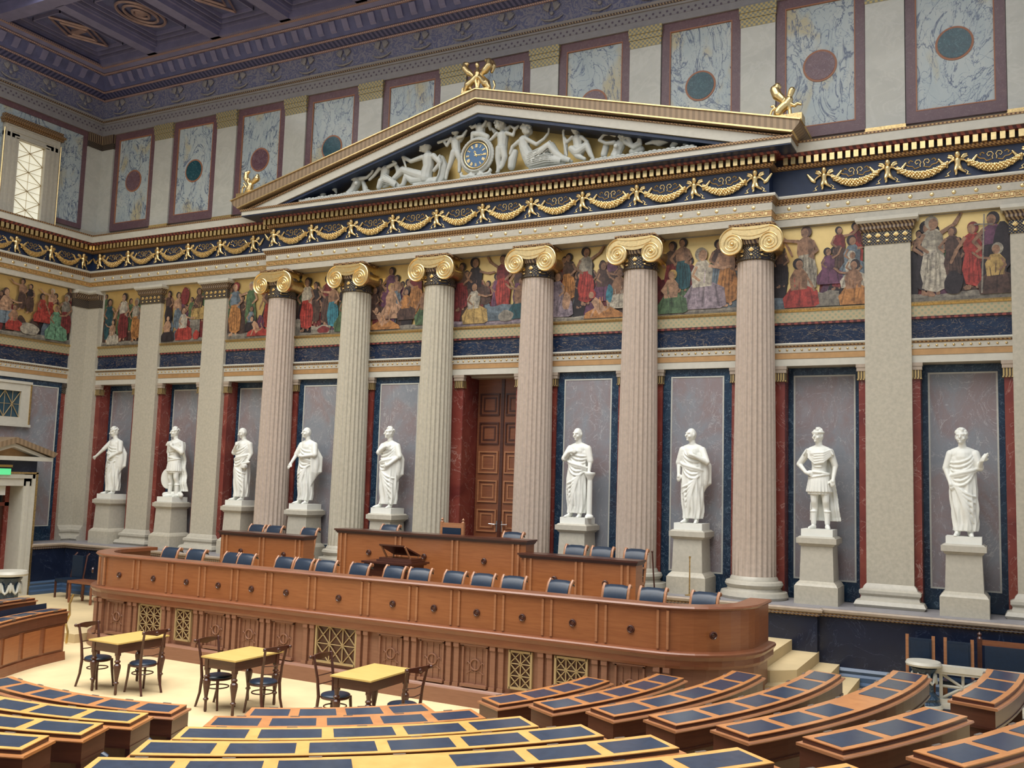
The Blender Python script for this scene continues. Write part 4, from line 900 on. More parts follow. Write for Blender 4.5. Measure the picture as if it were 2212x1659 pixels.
def person(P,kind,x,z,h,col,fl=1,skin='S',top=None,hair='D',arm=0):
    c=PC[col];sk=PC[skin];hd=h*.072
    if kind=='S':      # standing, robed or with a bare trunk
        P.limb([(x-.03*h,z+.2*h),(x-.05*h,z+.01*h),(x-.05*h-.05*h*fl,z)],.06*h,sk);P.limb([(x+.04*h,z+.2*h),(x+.06*h,z+.02*h)],.06*h,sk)
        tc=PC[top] if top else c
        P.poly([(x-.13*h,z+.62*h),(x-.12*h,z+.80*h),(x-.04*h,z+.86*h),(x+.05*h,z+.86*h),(x+.12*h,z+.80*h),(x+.13*h,z+.60*h),(x+.09*h,z+.5*h),(x-.09*h,z+.5*h)],tc)
        P.poly([(x-.10*h,z+.58*h),(x+.11*h,z+.60*h),(x+.17*h,z+.35*h),(x+.15*h,z+.08*h),(x+.04*h,z+.03*h),(x-.10*h,z+.07*h),(x-.15*h,z+.3*h)],c)
        for t in (-.5,-.1,.35,.7): P.poly([(x+.10*h*t,z+.55*h),(x+.10*h*t+.018*h,z+.55*h),(x+.17*h*t+.03*h*fl+.012*h,z+.08*h),(x+.17*h*t+.03*h*fl-.016*h,z+.09*h)],dk(c,.62))
        P.poly([(x+.02*h,z+.84*h),(x+.12*h,z+.80*h),(x+.13*h,z+.5*h),(x+.05*h,z+.55*h)],dk(tc,.68))
        hx,hz=x+.01*h*fl,z+.935*h
        P.limb([(x,z+.84*h),(hx,hz-.03*h)],.06*h,dk(sk,.8))
    elif kind=='K':    # seated or kneeling
        P.poly([(x-.30*h,z),(x-.34*h,z+.2*h),(x-.18*h,z+.42*h),(x+.12*h,z+.46*h),(x+.36*h,z+.34*h),(x+.40*h,z+.05*h),(x+.3*h,z)],c)
        for t in (-.2,0,.2): P.poly([(x+t*h,z+.38*h),(x+t*h+.03*h,z+.38*h),(x+t*1.4*h+.02*h,z+.02*h),(x+t*1.4*h-.02*h,z+.03*h)],dk(c,.6))
        tc=PC[top] if top else c
        P.poly([(x-.17*h,z+.36*h),(x-.20*h,z+.62*h),(x-.10*h,z+.80*h),(x+.06*h,z+.82*h),(x+.17*h,z+.68*h),(x+.15*h,z+.38*h)],tc)
        P.poly([(x+.04*h,z+.8*h),(x+.17*h,z+.68*h),(x+.15*h,z+.38*h),(x+.06*h,z+.42*h)],dk(tc,.7))
        hx,hz=x+.03*h*fl,z+.91*h; hd=h*.095
    else:              # reclining
        P.poly([(x-.5*h,z),(x-.45*h,z+.14*h),(x-.1*h,z+.30*h),(x+.2*h,z+.26*h),(x+.5*h,z+.10*h),(x+.55*h,z)],c)
        tc=PC[top] if top else sk
        P.poly([(x-fl*.10*h,z+.08*h),(x-fl*.30*h,z+.40*h),(x-fl*.20*h,z+.52*h),(x-fl*.05*h,z+.42*h),(x+fl*.08*h,z+.20*h)],tc)
        hx,hz=x-fl*.28*h,z+.58*h; hd=h*.085
    r_=random.Random(int(x*977+z*131))
    for t in range(5):
        a=r_.uniform(-.12,.12)*h;z0=z+r_.uniform(.08,.45)*h;l_=r_.uniform(.10,.22)*h
        P.poly([(x+a,z0),(x+a+.018*h,z0),(x+a*1.3+.03*h,z0+l_),(x+a*1.3+.02*h,z0+l_)],dk(c,r_.choice((.55,1.35,1.5,.45))))
    P.ell(hx,hz+.01*h,hd*1.12,hd*1.25,PC[hair]); P.ell(hx-fl*hd*.3,hz-.01*h,hd*.78,hd*1.0,sk)
    zs=z+(.80 if kind=='S' else .72 if kind=='K' else .42)*h
    A={0:[(.13,-.16),(.05,-.26)],1:[(.20,.03),(.32,.14)],2:[(.16,.10),(.24,.28)],3:[(.22,-.06),(.36,-.04)],4:[(.12,-.2),(.20,-.38)]}[arm]
    P.limb([(x-fl*.10*h,zs)]+[(x-fl*(.10+a)*h,zs+b*h) for a,b in A],.055*h,sk)
    P.limb([(x+fl*.10*h,zs),(x+fl*.17*h,zs-.15*h),(x+fl*.06*h,zs-.24*h)],.05*h,dk(sk,.85))
PAINT=[
 (1.75,.80,[('box',-.8,.8,.0,.10,'K'),('S',-.55,.12,1.25,'T',-1,'s',None,'D',0),('S',.05,.15,1.35,'r',1,'S','W','D',4),('S',.58,.12,1.2,'O',1,'s','E','E',0),('K',-.35,.04,.72,'W',1,'S','S','D',1)],'robed figures around a kneeling man in white'),
 (4.24,.86,[('box',-.9,.9,0,.10,'K'),('box',.25,.62,.1,.72,'K'),('S',-.62,.5,.95,'D',1,'s','B','D',1),('S',-.25,.35,1.05,'U',-1,'S','S','D',2),('ell',.0,1.3,.16,.25,'r'),('K',.55,.62,.85,'Y',-1,'s','B','B',1),('K',.0,.06,.9,'R',-1,'S','W','B',3),('K',-.6,.04,.72,'D',1,'S','S','D',0),('ell',.52,.18,.12,.13,'R')],'figures kneeling beside an altar'),
 (6.72,.86,[('box',-.9,.9,0,.16,'K'),('S',-.05,.25,1.25,'G',1,'S',None,'E',3),('S',-.6,.12,1.4,'O',1,'S','U','r',0),('S',.62,.2,1.3,'R',-1,'s','B','D',4),('K',.0,.2,.65,'D',1,'s','U','B',0),('R',.28,.06,.8,'R',1,'S','S','D',4)],'soldiers standing over a fallen man in red'),
 (9.14,1.0,[('box',-1,1,0,.08,'K'),('box',-1,-.72,.05,.42,'K'),('S',-.28,.3,1.05,'B',1,'s','D','D',0),('S',.12,.25,1.25,'B',-1,'s','r','D',1),('S',-.55,.12,1.35,'R',1,'s','W','D',0),('S',.30,.15,1.15,'c',1,'S','s','D',1),('K',.70,.05,1.0,'G',-1,'s','G','D',3),('box',-.35,.25,.02,.22,'E'),('ell',.05,.12,.2,.09,'r')],'a woman in red before soldiers'),
 (11.52,1.0,[('box',-1,1,0,.10,'K'),('S',-.32,.45,1.1,'P',1,'s',None,'D',0),('S',-.15,.45,.9,'U',1,'s','s','D',0),('S',.42,.3,1.3,'O',-1,'S','r','D',1),('K',-.78,.30,.8,'B',1,'s','B','D',0),('K',-.28,.30,.85,'S',-1,'S','S','Y',4),('K',.15,.25,.75,'B',1,'s','O','D',0),('K',.75,.1,1.0,'G',1,'s','s','D',4),('R',-.45,.04,.85,'O',1,'S','S','B',1)],'a crowd around a pale seated man'),
 (14.03,1.0,[('box',-1,1,0,.12,'L'),('K',-.45,.5,1.1,'B',-1,'s','D','D',3),('S',-.82,.4,1.1,'r',1,'s','B','D',0),('S',.28,.35,1.25,'R',1,'s','r','D',2),('S',.72,.3,1.1,'P',1,'s','B','D',0),('box',-.15,.6,.1,.45,'U'),('K',-.45,.06,.95,'Y',-1,'s','W','D',3),('K',.78,.12,.95,'T',1,'s','s','D',1),('ell',.4,.2,.2,.13,'K')],'figures bending over a grey stone altar'),
 (16.46,1.0,[('box',-1,1,0,.10,'E'),('S',-.5,.45,1.05,'O',1,'s','B','D',0),('S',-.08,.35,1.25,'R',-1,'s','E','D',2),('S',.55,.45,1.0,'B',1,'s','P','D',0),('K',.35,.4,.85,'P',-1,'s','B','B',3),('K',-.75,.1,1.0,'L',1,'S','L','B',0),('ell',-.52,.45,.10,.2,'S'),('K',.72,.22,.85,'W',1,'s','s','B',2),('ell',.50,.55,.08,.2,'c'),('R',.35,.03,.9,'O',1,'S','S','R',4)],'a man in red preaching to a seated crowd'),
 (18.90,1.0,[('box',-1,1,0,.10,'K'),('box',.55,1,.1,.85,'U'),('S',-.55,.45,1.1,'r',1,'s','B','D',0),('S',-.32,.5,1.1,'T',1,'s','s','D',0),('S',.45,.4,1.1,'U',-1,'s','B','D',0),('S',.62,.15,1.35,'O',-1,'S','s','B',0),('K',.12,.10,1.25,'L',-1,'S','W','E',3),('K',-.55,.04,.9,'G',1,'S','S','Y',0)],'a seated scholar in white and violet'),
 (21.37,.90,[('box',-.95,.95,0,.22,'U'),('S',-.75,.45,.8,'D',1,'s','B','D',0),('S',.65,.75,.85,'R',-1,'s','r','D',1),('S',.35,.7,.85,'B',-1,'s','r','D',1),('K',.6,.5,.85,'U',-1,'s','U','D',1),('K',.15,.45,.7,'P',-1,'s','P','D',2),('K',.60,.35,.7,'W',-1,'s','W','W',0),('S',-.28,.3,1.3,'E',1,'s','s','B',1),('box',-.1,.35,.02,.30,'K'),('K',-.40,.02,.95,'R',-1,'s','s','D',4),('K',.62,.02,.85,'O',1,'s','s','D',1)],'a man in a white robe addressing a crowd'),
 (23.83,.90,[('box',-.95,.95,0,.14,'K'),('S',-.55,.14,1.35,'D',-1,'s','D','D',0),('S',-.45,.12,1.45,'W',-1,'s','E','E',2),('S',-.12,.4,.95,'B',1,'s','B','B',0),('S',.22,.2,1.2,'R',1,'s','R','r',4),('S',.55,.2,1.35,'D',1,'s','P','D',0),('ell',.72,.95,.17,.45,'D'),('K',.60,.08,.9,'B',1,'s','Y','E',1),('bar',.36,.10,.42,1.55,'K'),('bar',.25,1.38,.55,1.36,'K'),('ell',-.1,.32,.16,.22,'D')],'a bowed figure in red beside a tall cross'),
]
def painting(pos,rz,hw,items,label):
    P=Paint(hw); P.poly([(-hw,0),(hw,0),(hw,P.H),(-hw,P.H)],(.5,.5,.5)); rr=random.Random(int(pos[0]*100))
    for q in range(int(hw*18)):
        xx=rr.uniform(-hw,hw);zz=rr.uniform(.34,.62)+.45*(abs(xx)/hw)**2;k=rr.choice('DBrPBDU')
        P.ell(xx,zz*.6,.16,zz*.62,dk(PC[k],.75),wob=.02)
        if q%2: person(P,'S',xx,zz-.2,rr.uniform(.75,.95),rr.choice('BrDPG'),rr.choice((-1,1)),'s',None,'D',rr.choice((0,4)))
    for it in items:
        if it[0]=='box':
            _,a,b_,c_,d_,k=it;P.poly([(a,c_),(b_,c_),(b_,d_),(b_*.6+a*.4,d_+.03),(b_*.3+a*.7,d_-.02),(a,d_+.02)],PC[k]);P.poly([(a,c_),(b_,c_),(b_,c_+(d_-c_)*.4),(a,c_+(d_-c_)*.6)],dk(PC[k],.7))
        elif it[0]=='ell': P.ell(it[1],it[2],it[3],it[4],PC[it[5]],wob=.012)
        elif it[0]=='bar': P.limb([(it[1],it[2]),(it[3],it[4])],.03,PC[it[5]])
        else: person(P,it[0],it[1],it[2],it[3],it[4],*it[5:])
    me=D.meshes.new('painting'); me.from_pydata(P.v,[],P.f); me.materials.append(M['goldflat']); me.materials.append(M['paint'])
    ca=me.color_attributes.new('Col','FLOAT_COLOR','CORNER')
    i=0
    for p_,c in zip(me.polygons,P.c):
        p_.material_index=0 if p_.index==0 else 1
        for _ in p_.loop_indices: g_=(c[0]*.3+c[1]*.5+c[2]*.2); ca.data[i].color=(*[(v_*.92+g_*.08)*.70 for v_ in c],1); i+=1
    o=D.objects.new('painting',me); COL.objects.link(o)
    # thickness: a thin plaster board behind the painted face
    o.location=pos;o.rotation_euler=(0,0,rz); bd=MB().box(-hw,hw,.0005,.01,0,P.H); bd.build('panel',M['goldflat'],o,False)
    tag(o,label,'painting'); return o
for x,hw,it,lb in PAINT:
    painting((x,-.274,7.17),0,hw,it,'gold ground wall painting of '+lb)
painting((.276,-2.35,7.17),pi/2,1.45,[('box',-1.45,1.45,0,.12,'K'),('box',-.3,.3,.1,.4,'K'),('S',.1,.7,.8,'B',1,'s','D','D',0),('S',-.15,.75,.85,'B',1,'s','s','D',1),('S',.78,.6,.9,'R',1,'S','S','E',1),('K',.5,.5,.8,'R',-1,'s','R','D',4),('K',-.6,.3,.95,'U',-1,'S','S','B',3),('K',-.35,.15,.7,'R',1,'s','s','B',0),('S',1.25,.25,1.15,'r',1,'s','K','E',0),('K',.95,.06,1.0,'g',-1,'s','g','Y',1),('ell',.15,.25,.3,.16,'E')],'gold ground wall painting of seated figures in red and green on the left wall')
# ================================================================== pedestals
def make_pedestal():
    e=empty('pedestal',(0,0,0))
    MB().box(-.39,.39,-.38,.38,0,.33).box(-.38,.38,-.37,.37,.33,.37,t=.02).box(-.36,.36,-.35,.35,.37,.42,t=.05).build('base',M['pil'],e,False)
    MB().box(-.305,.305,-.30,.30,.42,1.07,t=.02).build('die',M['cream'],e,False)
    MB().box(-.30,.30,-.29,.29,1.06,1.11,t=-.04).box(-.36,.36,-.35,.35,1.11,1.21).box(-.34,.34,-.33,.33,1.21,1.24,t=.03).build('cap',M['cream'],e,False)
    return e
# ================================================================== statues
def hand(b,p,d,s=1,curl=.5,side=1):
    p=Vector(p);d=Vector(d).normalized();u=d.cross(Vector((0,1,0)))
    u=u.normalized() if u.length>.1 else Vector((1,0,0)); n=u.cross(d).normalized()
    b.chain([(*p,.034*s),(*(p+d*.06*s),.038*s)],8)
    for i in range(4):
        q=p+d*.08*s+u*((i-1.5)*.021*s);L=(.075,.088,.082,.062)[i]*s
        q2=q+d*L*.5+n*curl*L*.25;q3=q2+d*L*.35+n*curl*L*.55
        b.chain([(*q,.0125*s),(*q2,.0115*s),(*q3,.010*s)],6)
    q=p+d*.03*s-u*.035*s*side; b.chain([(*q,.014*s),(*(q+d*.035*s-u*.025*s*side+n*.01),.013*s),(*(q+d*.07*s-u*.03*s*side+n*.02),.011*s)],6)
def loft(b,rings,n=64,fold=None):
    vs=[];fs=[];m=len(rings)
    for i,(cx,cy,z,rx,ry,am) in enumerate(rings):
        for j in range(n):
            a=2*pi*j/n; k=1+am*(fold(a,z) if fold else 0)
            vs.append((cx+rx*k*cos(a),cy+ry*k*sin(a),z))
    for i in range(m-1):
        for j in range(n): j2=(j+1)%n; fs.append((i*n+j,i*n+j2,(i+1)*n+j2,(i+1)*n+j))
    fs.append(tuple(range(n))[::-1]);fs.append(tuple((m-1)*n+j for j in range(n)))
    b.add(vs,fs)
def interp(R,z):
    for i in range(len(R)-1):
        if R[i][2]<=z<=R[i+1][2]:
            t=(z-R[i][2])/(R[i+1][2]-R[i][2]); return [R[i][q]+(R[i+1][q]-R[i][q])*t for q in range(6)]
    return R[0] if z<R[0][2] else R[-1]
def onbody(R,a,z,k=1.0): 
    c=interp(R,z); return (c[0]+c[3]*k*cos(a),c[1]+c[4]*k*sin(a),z)
def statue(sp):
    b=MB(); sh=sp.get('lean',0); hy=sp.get('yaw',0)
    hx=sp.get('hx',-.01)
    b.chain([(sh*.6,0,1.0,.15),(sh*.4,0,1.18,.135),(0,0,1.40,.16)],14)
    b.sphere((0,.0,1.44),(.195,.12,.13),14,10); b.chain([(-.15,.0,1.50,.055),(0,0,1.545,.07),(.15,.0,1.50,.055)],10)
    b.chain([(0,0,1.53,.07),(hx*.5,-.015,1.66,.063)],10)
    head(b,(hx,-.035,1.765),hy,sp.get('hair','curl'),sp.get('tilt',0),1.13)
    for sx,key in ((-1,'L'),(1,'R')):
        el,ha=sp[key][:2]; s0=(sx*.20,0,1.455)
        sl=sp.get('sleeve',.085)
        b.chain([(*s0,.075),(*el,.058 if sp.get('bare'+key) else .07),],10)
        b.chain([(*el,.052),(*ha,.034)],10)
        if not sp.get('bare'+key): b.chain([(*s0,.08),((s0[0]*.4+el[0]*.6),(s0[1]*.4+el[1]*.6),(s0[2]*.4+el[2]*.6),.075)],10)
        d=Vector(ha)-Vector(el)
        if len(sp[key])>2: d=Vector(sp[key][2])
        hand(b,ha,d,1.0,.6,sx)
    if sp['type']=='toga':
        w=sp.get('w',1.0); ft=.10
        R=[(sh+.02,-.02,.10,.185*w,.17,.13),(sh+.03,-.01,.25,.20*w,.175,.11),(sh+.02,-.02,.5,.215*w,.185,.09),(sh,-.01,.8,.225*w,.18,.055),(sh*.6,0,1.02,.215*w,.165,.045),(sh*.3,0,1.2,.20*w,.15,.04),(0,0,1.36,.205,.14,.03),(0,0,1.48,.15,.10,.02)]
        tw=sp.get('twist',5)
        fo=lambda a,z: sin(9*a+tw*z)+.5*sin(17*a-tw*.6*z+1.3)
        loft(b,[tuple(interp(R,.10+1.36*i/30)) for i in range(31)],72,fo)
        dr=sp.get('dir',1)
        for j in range(9):    # long diagonal folds of the lower toga
            z0=1.08-.035*j; z1=.70-.115*j
            pts=[]
            for q in range(11):
                t=q/10;a=-pi/2+dr*(-1.15+.12*j+(2.25-.22*j)*t);z=z0*(1-t)+max(z1,.12)*t-(.10-.01*j)*sin(pi*t)
                pts.append(onbody(R,a,z,1.03))
            b.tube(pts,[.010+.013*sin(pi*q/10) for q in range(11)],6)
        for j in range(6):    # swags across the chest
            pts=[]
            for q in range(11):
                t=q/10;a=-pi/2+dr*(-1.2+2.5*t);z=(1.30-.06*j)*(1-t)+(1.50-.045*j)*t-(.08+.03*j)*sin(pi*t)
                pts.append(onbody(R,a,z,1.05))
            b.tube(pts,[.010+.014*sin(pi*q/10) for q in range(11)],6)
        if sp.get('roll',1):  # thick rolled edge at the waist
            pts=[onbody(R,-pi/2+dr*(-1.4+2.8*q/12),1.04+.16*q/12,1.08) for q in range(13)]
            b.tube(pts,.034,8); b.tube([(x,y,z-.045) for x,y,z in pts],.022,8)
        for sx in (-1,1):
            fx=sh+sx*.095+(sp.get('step',0)*.05 if sx<0 else 0); fy=-.14 if sx<0 else -.12
            b.chain([(fx,-.02,.14,.05),(fx+sx*.01,-.05,.05,.05),(fx+sx*.03,fy-.04,.032,.038),(fx+sx*.04,fy-.10,.026,.028)],10)
            for t in range(4): b.sphere((fx+sx*.04+(t-1.5)*.017,fy-.13,.02),.012,6,5)
    else:
        for sx in (-1,1):
            kx=sx*.10+(.02 if sx<0 else .03)
            b.chain([(sx*.09,0,.98,.115),(kx,-.05,.53,.066),(kx+.0,.0,.42,.062),(kx+sx*.02,-.01,.10,.042)],12)
            b.chain([(kx+sx*.02,-.01,.30,.06),(kx+sx*.02,-.01,.12,.050)],12)
            b.chain([(kx+sx*.02,0,.05,.05),(kx+sx*.05,-.10,.035,.040),(kx+sx*.07,-.17,.028,.030)],10)
            b.tube([(kx+sx*.02+.062*cos(t*pi/6),-.01+.062*sin(t*pi/6),.34) for t in range(12)],.014,6,closed=True)
        fo=lambda a,z:(sin(22*a)+.3*sin(9*a+2))*(1.12-z)*2.2
        loft(b,[(0,0,.70,.235,.19,.07),(0,0,.80,.225,.18,.06),(0,0,.92,.205,.165,.045),(0,0,1.04,.175,.14,.02)],88,fo)
        loft(b,[(0,0,.655,.205,.165,.06),(0,0,.75,.20,.16,.05)],88,fo)
        b.tube([(.185*cos(t),-.0+.15*sin(t),1.07-.02*cos(t)) for t in [2*pi*q/24 for q in range(24)]],.022,6,closed=True)
        b.tube([(.195*cos(t),.0+.16*sin(t),1.0+.04*cos(t)) for t in [2*pi*q/24 for q in range(24)]],.016,6,closed=True)
        for sx in (-1,1): b.sphere((sx*.075,-.10,1.42),(.085,.06,.06),10,8)
        for j in range(3): b.tube([(-.07,-.135,1.30-.06*j),(0,-.145,1.295-.06*j),(.07,-.135,1.30-.06*j)],.012,6)
        for sx in (-1,1):
            for t in range(8):
                a=-pi/2+(t-3.5)*.36; b.chain([(sx*.225+.0,.085*sin(a),1.50,.014),(sx*.25+.02*sx,.10*sin(a),1.40,.013)],6)
    if sp.get('cape'):
        cd=sp['cape']
        R=[]
        for q in range(22):
            z=1.50-1.34*q/21; wv=.17+.12*q/21
            R.append((cd*(.05+.10*q/21),.135+.02*sin(q),z,wv,.045,.0))
        vs=[];fs=[];n=56
        for cx,cy,z,rx,ry,_ in R:
            for j in range(n):
                a=2*pi*j/n; vs.append((cx+rx*cos(a),cy+ry*sin(a)+.018*sin(11*cos(a)*2+z*2),z))
        for i in range(len(R)-1):
            for j in range(n): j2=(j+1)%n; fs.append((i*n+j,(i+1)*n+j,(i+1)*n+j2,i*n+j2))
        fs.append(tuple(range(n)));fs.append(tuple((len(R)-1)*n+j for j in range(n))[::-1]); b.add(vs,fs)
        for j in range(5): b.tube([(-.20,-.06-.01*j,1.50-.035*j),(-.06,-.15,1.43-.05*j),(.10,-.155,1.44-.045*j),(.22,-.08,1.50-.03*j),(.27,.0,1.42-.03*j)],[.012,.02,.022,.02,.015],6)
    if sp.get('mantle'):      # cloth falling from the image-right arm
        mx=sp['mantle']
        for j in range(7):
            x0=.14+.024*j; pts=[(.15+.008*j,-.03+.012*j,1.43),(x0+mx*.8,-.09+.035*j,1.15),(x0+mx,-.08+.03*j,.80),(x0+mx*.7-.01*j,-.05+.02*j,.46+.045*j)]
            b.tube(pts,[.03,.034,.032,.018],8)
        b.sphere((.21+mx*.8,.03,.98),(.08,.09,.30),12,8)
    for ex in sp.get('extra',[]):
        if ex[0]=='c': b.chain(ex[1],10)
        elif ex[0]=='box': b.box(*ex[1])
        elif ex[0]=='disc': b.lathe([(0,-.03),(.20,-.02),(.215,0),(.20,.02),(0,.03)],28,M=Matrix.Translation(ex[1])@Matrix.Rotation(ex[2],4,'Z')@Matrix.Rotation(pi/2,4,'X')@Matrix.Scale(1.35,4,(0,1,0)))
        elif ex[0]=='post': b.lathe([(.09,0),(.09,.05),(.06,.08),(.055,.80),(.08,.86),(.11,.92),(.11,.96)],20,c=ex[1][:2],M=None)
    return b
ST=[
 dict(x=1.98,y=-.40,type='toga',yaw=-.75,tilt=.25,hx=-.03,L=[(-.33,-.12,1.26),(-.52,-.20,1.06),(-1,-.15,-.45)],R=[(.27,-.05,1.22),(.12,-.20,1.08)],bareL=True,mantle=.05,dir=-1,lab='togaed man pointing downward with an outstretched arm'),
 dict(x=4.36,y=-.40,type='armor',yaw=-.45,tilt=.05,hx=-.02,hair='curl',L=[(-.26,.02,1.22),(-.17,-.06,1.02)],R=[(.30,-.06,1.22),(.10,-.22,1.36),(-.5,-.2,.6)],cape=.8,extra=[('disc',(-.24,.03,.50),.3),('c',[(-.3,.0,.06,.07),(.1,.12,.08,.10),(.33,.0,.06,.06)])],lab='armoured man with a shield resting by his leg'),
 dict(x=6.83,y=-.40,type='toga',yaw=-.6,tilt=.3,hx=-.03,hair='bald',L=[(-.26,-.08,1.24),(-.10,-.20,1.40),(.5,-.2,.6)],R=[(.27,.0,1.22),(.22,-.12,.96)],bareR=True,dir=1,lean=-.02,extra=[('box',(.12,.26,-.22,-.10,.84,.92)),('c',[(.14,-.2,.95,.03),(.30,-.1,1.0,.03)])],lab='bald bowed man holding a scroll at his side'),
 dict(x=9.14,y=-.62,type='toga',yaw=-.5,hx=-.03,hair='bald',L=[(-.30,-.06,1.22),(-.33,-.22,1.00)],R=[(.28,-.08,1.22),(.03,-.24,1.17),(-1,-.1,.1)],mantle=.07,w=.92,dir=-1,lean=-.03,lab='stern man in a heavy cloak with one clenched fist'),
 dict(x=11.60,y=-.62,type='toga',yaw=-.55,hx=-.01,hair='curl',L=[(-.23,-.12,1.30),(.0,-.22,1.42),(1,-.1,.4)],R=[(.30,-.04,1.22),(.12,-.2,1.02),(-.8,-.2,-.4)],mantle=.03,dir=1,step=-1.6,w=1.05,lab='young man in a swirling toga with crossed arms'),
 dict(x=16.46,y=-.62,type='toga',yaw=-.25,tilt=.15,hx=-.02,hair='bald',L=[(-.30,-.08,1.24),(-.14,-.20,1.37),(.8,-.1,.2)],R=[(.27,-.02,1.20),(.28,-.10,.98)],dir=-1,lean=-.04,extra=[('post',(.29,-.06,0))],lab='bald man with hand on chest leaning on a small column'),
 dict(x=18.94,y=-.62,type='toga',yaw=-.7,hx=-.02,hair='bald',L=[(-.28,.0,1.20),(-.26,-.08,.98)],R=[(.32,-.08,1.22),(.09,-.23,1.34),(-.8,-.1,.3)],bareR=True,mantle=.05,dir=-1,lab='lean man in profile with a hand on his breast'),
 dict(x=21.37,y=-.50,type='armor',yaw=-.5,hx=-.01,hair='wreath',L=[(-.37,.02,1.22),(-.22,-.12,1.06),(.7,-.2,-.2)],R=[(.29,.02,1.20),(.27,-.08,.96)],bareL=True,bareR=True,cape=.6,lab='armoured man with pleated kilt and hand on hip'),
 dict(x=23.84,y=-.50,type='toga',yaw=-.15,hx=-.02,hair='curl',L=[(-.28,-.02,1.20),(-.21,-.12,.96)],R=[(.27,-.04,1.22),(.30,-.20,1.33),(.5,-.2,.7)],bareL=True,dir=1,twist=7,extra=[('c',[(.33,-.24,1.33,.02),(.40,-.26,1.46,.018)])],lab='young man in a plain toga holding up a small scroll'),
]
ped=make_pedestal()
PLN=['first','second','third','fourth','fifth','sixth','seventh','eighth','ninth']
for i,sp in enumerate(ST):
    p_=ped if i==0 else copy_tree(ped)
    p_.location=(sp['x'],sp['y'],1.53)
    tag(p_,'stone pedestal under the '+' '.join(sp['lab'].split()[:12]),'pedestal','statue pedestals')
    e=empty('statue',(sp['x'],sp['y'],2.77),0,'white marble statue of a '+sp['lab'],'statue','white marble statues')
    if len(e['label'].split())>16: e['label']=' '.join(e['label'].split()[:16])
    remeshed(statue(sp),'figure',M['statue'],e,.0115,1,loc=(0,0,.12))
    MB().box(-.285,.285,-.27,.27,0,.13).build('statue_base',M['statue'],e,False)
# ================================================================== dais bench (U shaped desk)
def arcpts(cx,cy,r,a0,a1,n): return [(cx+r*cos(a0+(a1-a0)*i/n),cy+r*sin(a0+(a1-a0)*i/n)) for i in range(n+1)]
rC=1.25
DP=[(7.05,-3.5)]+arcpts(7.05+rC,-5.5+rC,rC,pi,1.5*pi,10)+arcpts(21.1-rC,-5.5+rC,rC,1.5*pi,2*pi,10)+[(21.1,-3.6)]
dais=empty('dais_desk',(14.03,-4.5,0),0,'long curved wooden front desk of the dais with carved lower panels and brass grilles','desk')
def D_(b): return rel(b,(14.03,-4.5,0))
D_(MB().sweep(DP,rect(-.06,.0,0,1.82))).build('carcass',M['wood3'],dais,False)
D_(MB().sweep(DP,[(-.05,0),(.13,0),(.13,.24),(.10,.26),(.08,.28),(-.05,.28)])).build('plinth',M['wood3'],dais,False)
D_(MB().sweep(DP,[(-.05,.98),(.085,.98),(.095,1.02),(.095,1.10),(.115,1.13),(.135,1.16),(.135,1.19),(.11,1.21),(.02,1.22),(-.05,1.22)])).build('ledge',M['wood2'],dais,False)
D_(MB().sweep(DP,rect(-.05,.012,1.2,1.82))).build('upper_face',M['wood'],dais,False)
D_(MB().sweep(DP,[(-.28,1.80),(.0,1.80),(.05,1.82),(.07,1.845),(.05,1.87),(-.28,1.87)])).build('counter',M['wood2'],dais,False)
MX=[8.50,9.47,10.37,11.20,12.03,12.86,14.05,15.20,16.03,16.85,17.68,18.55,19.50]
GR={1:(9.35,9.98,.42,.94,3),2:(10.18,10.58,.39,.93,2),6:(13.69,14.50,.36,1.0,3),9:(16.62,17.0,.39,.93,2),}
GR={1:(.60,.40,.95,3,3),2:(.38,.38,.94,2,3),6:(.86,.36,.98,3,2),10:(.38,.38,.94,2,3),11:(.52,.38,.94,3,3)}
BE=[7.98]+[(MX[i]+MX[i+1])/2 for i in range(12)]+[20.0]
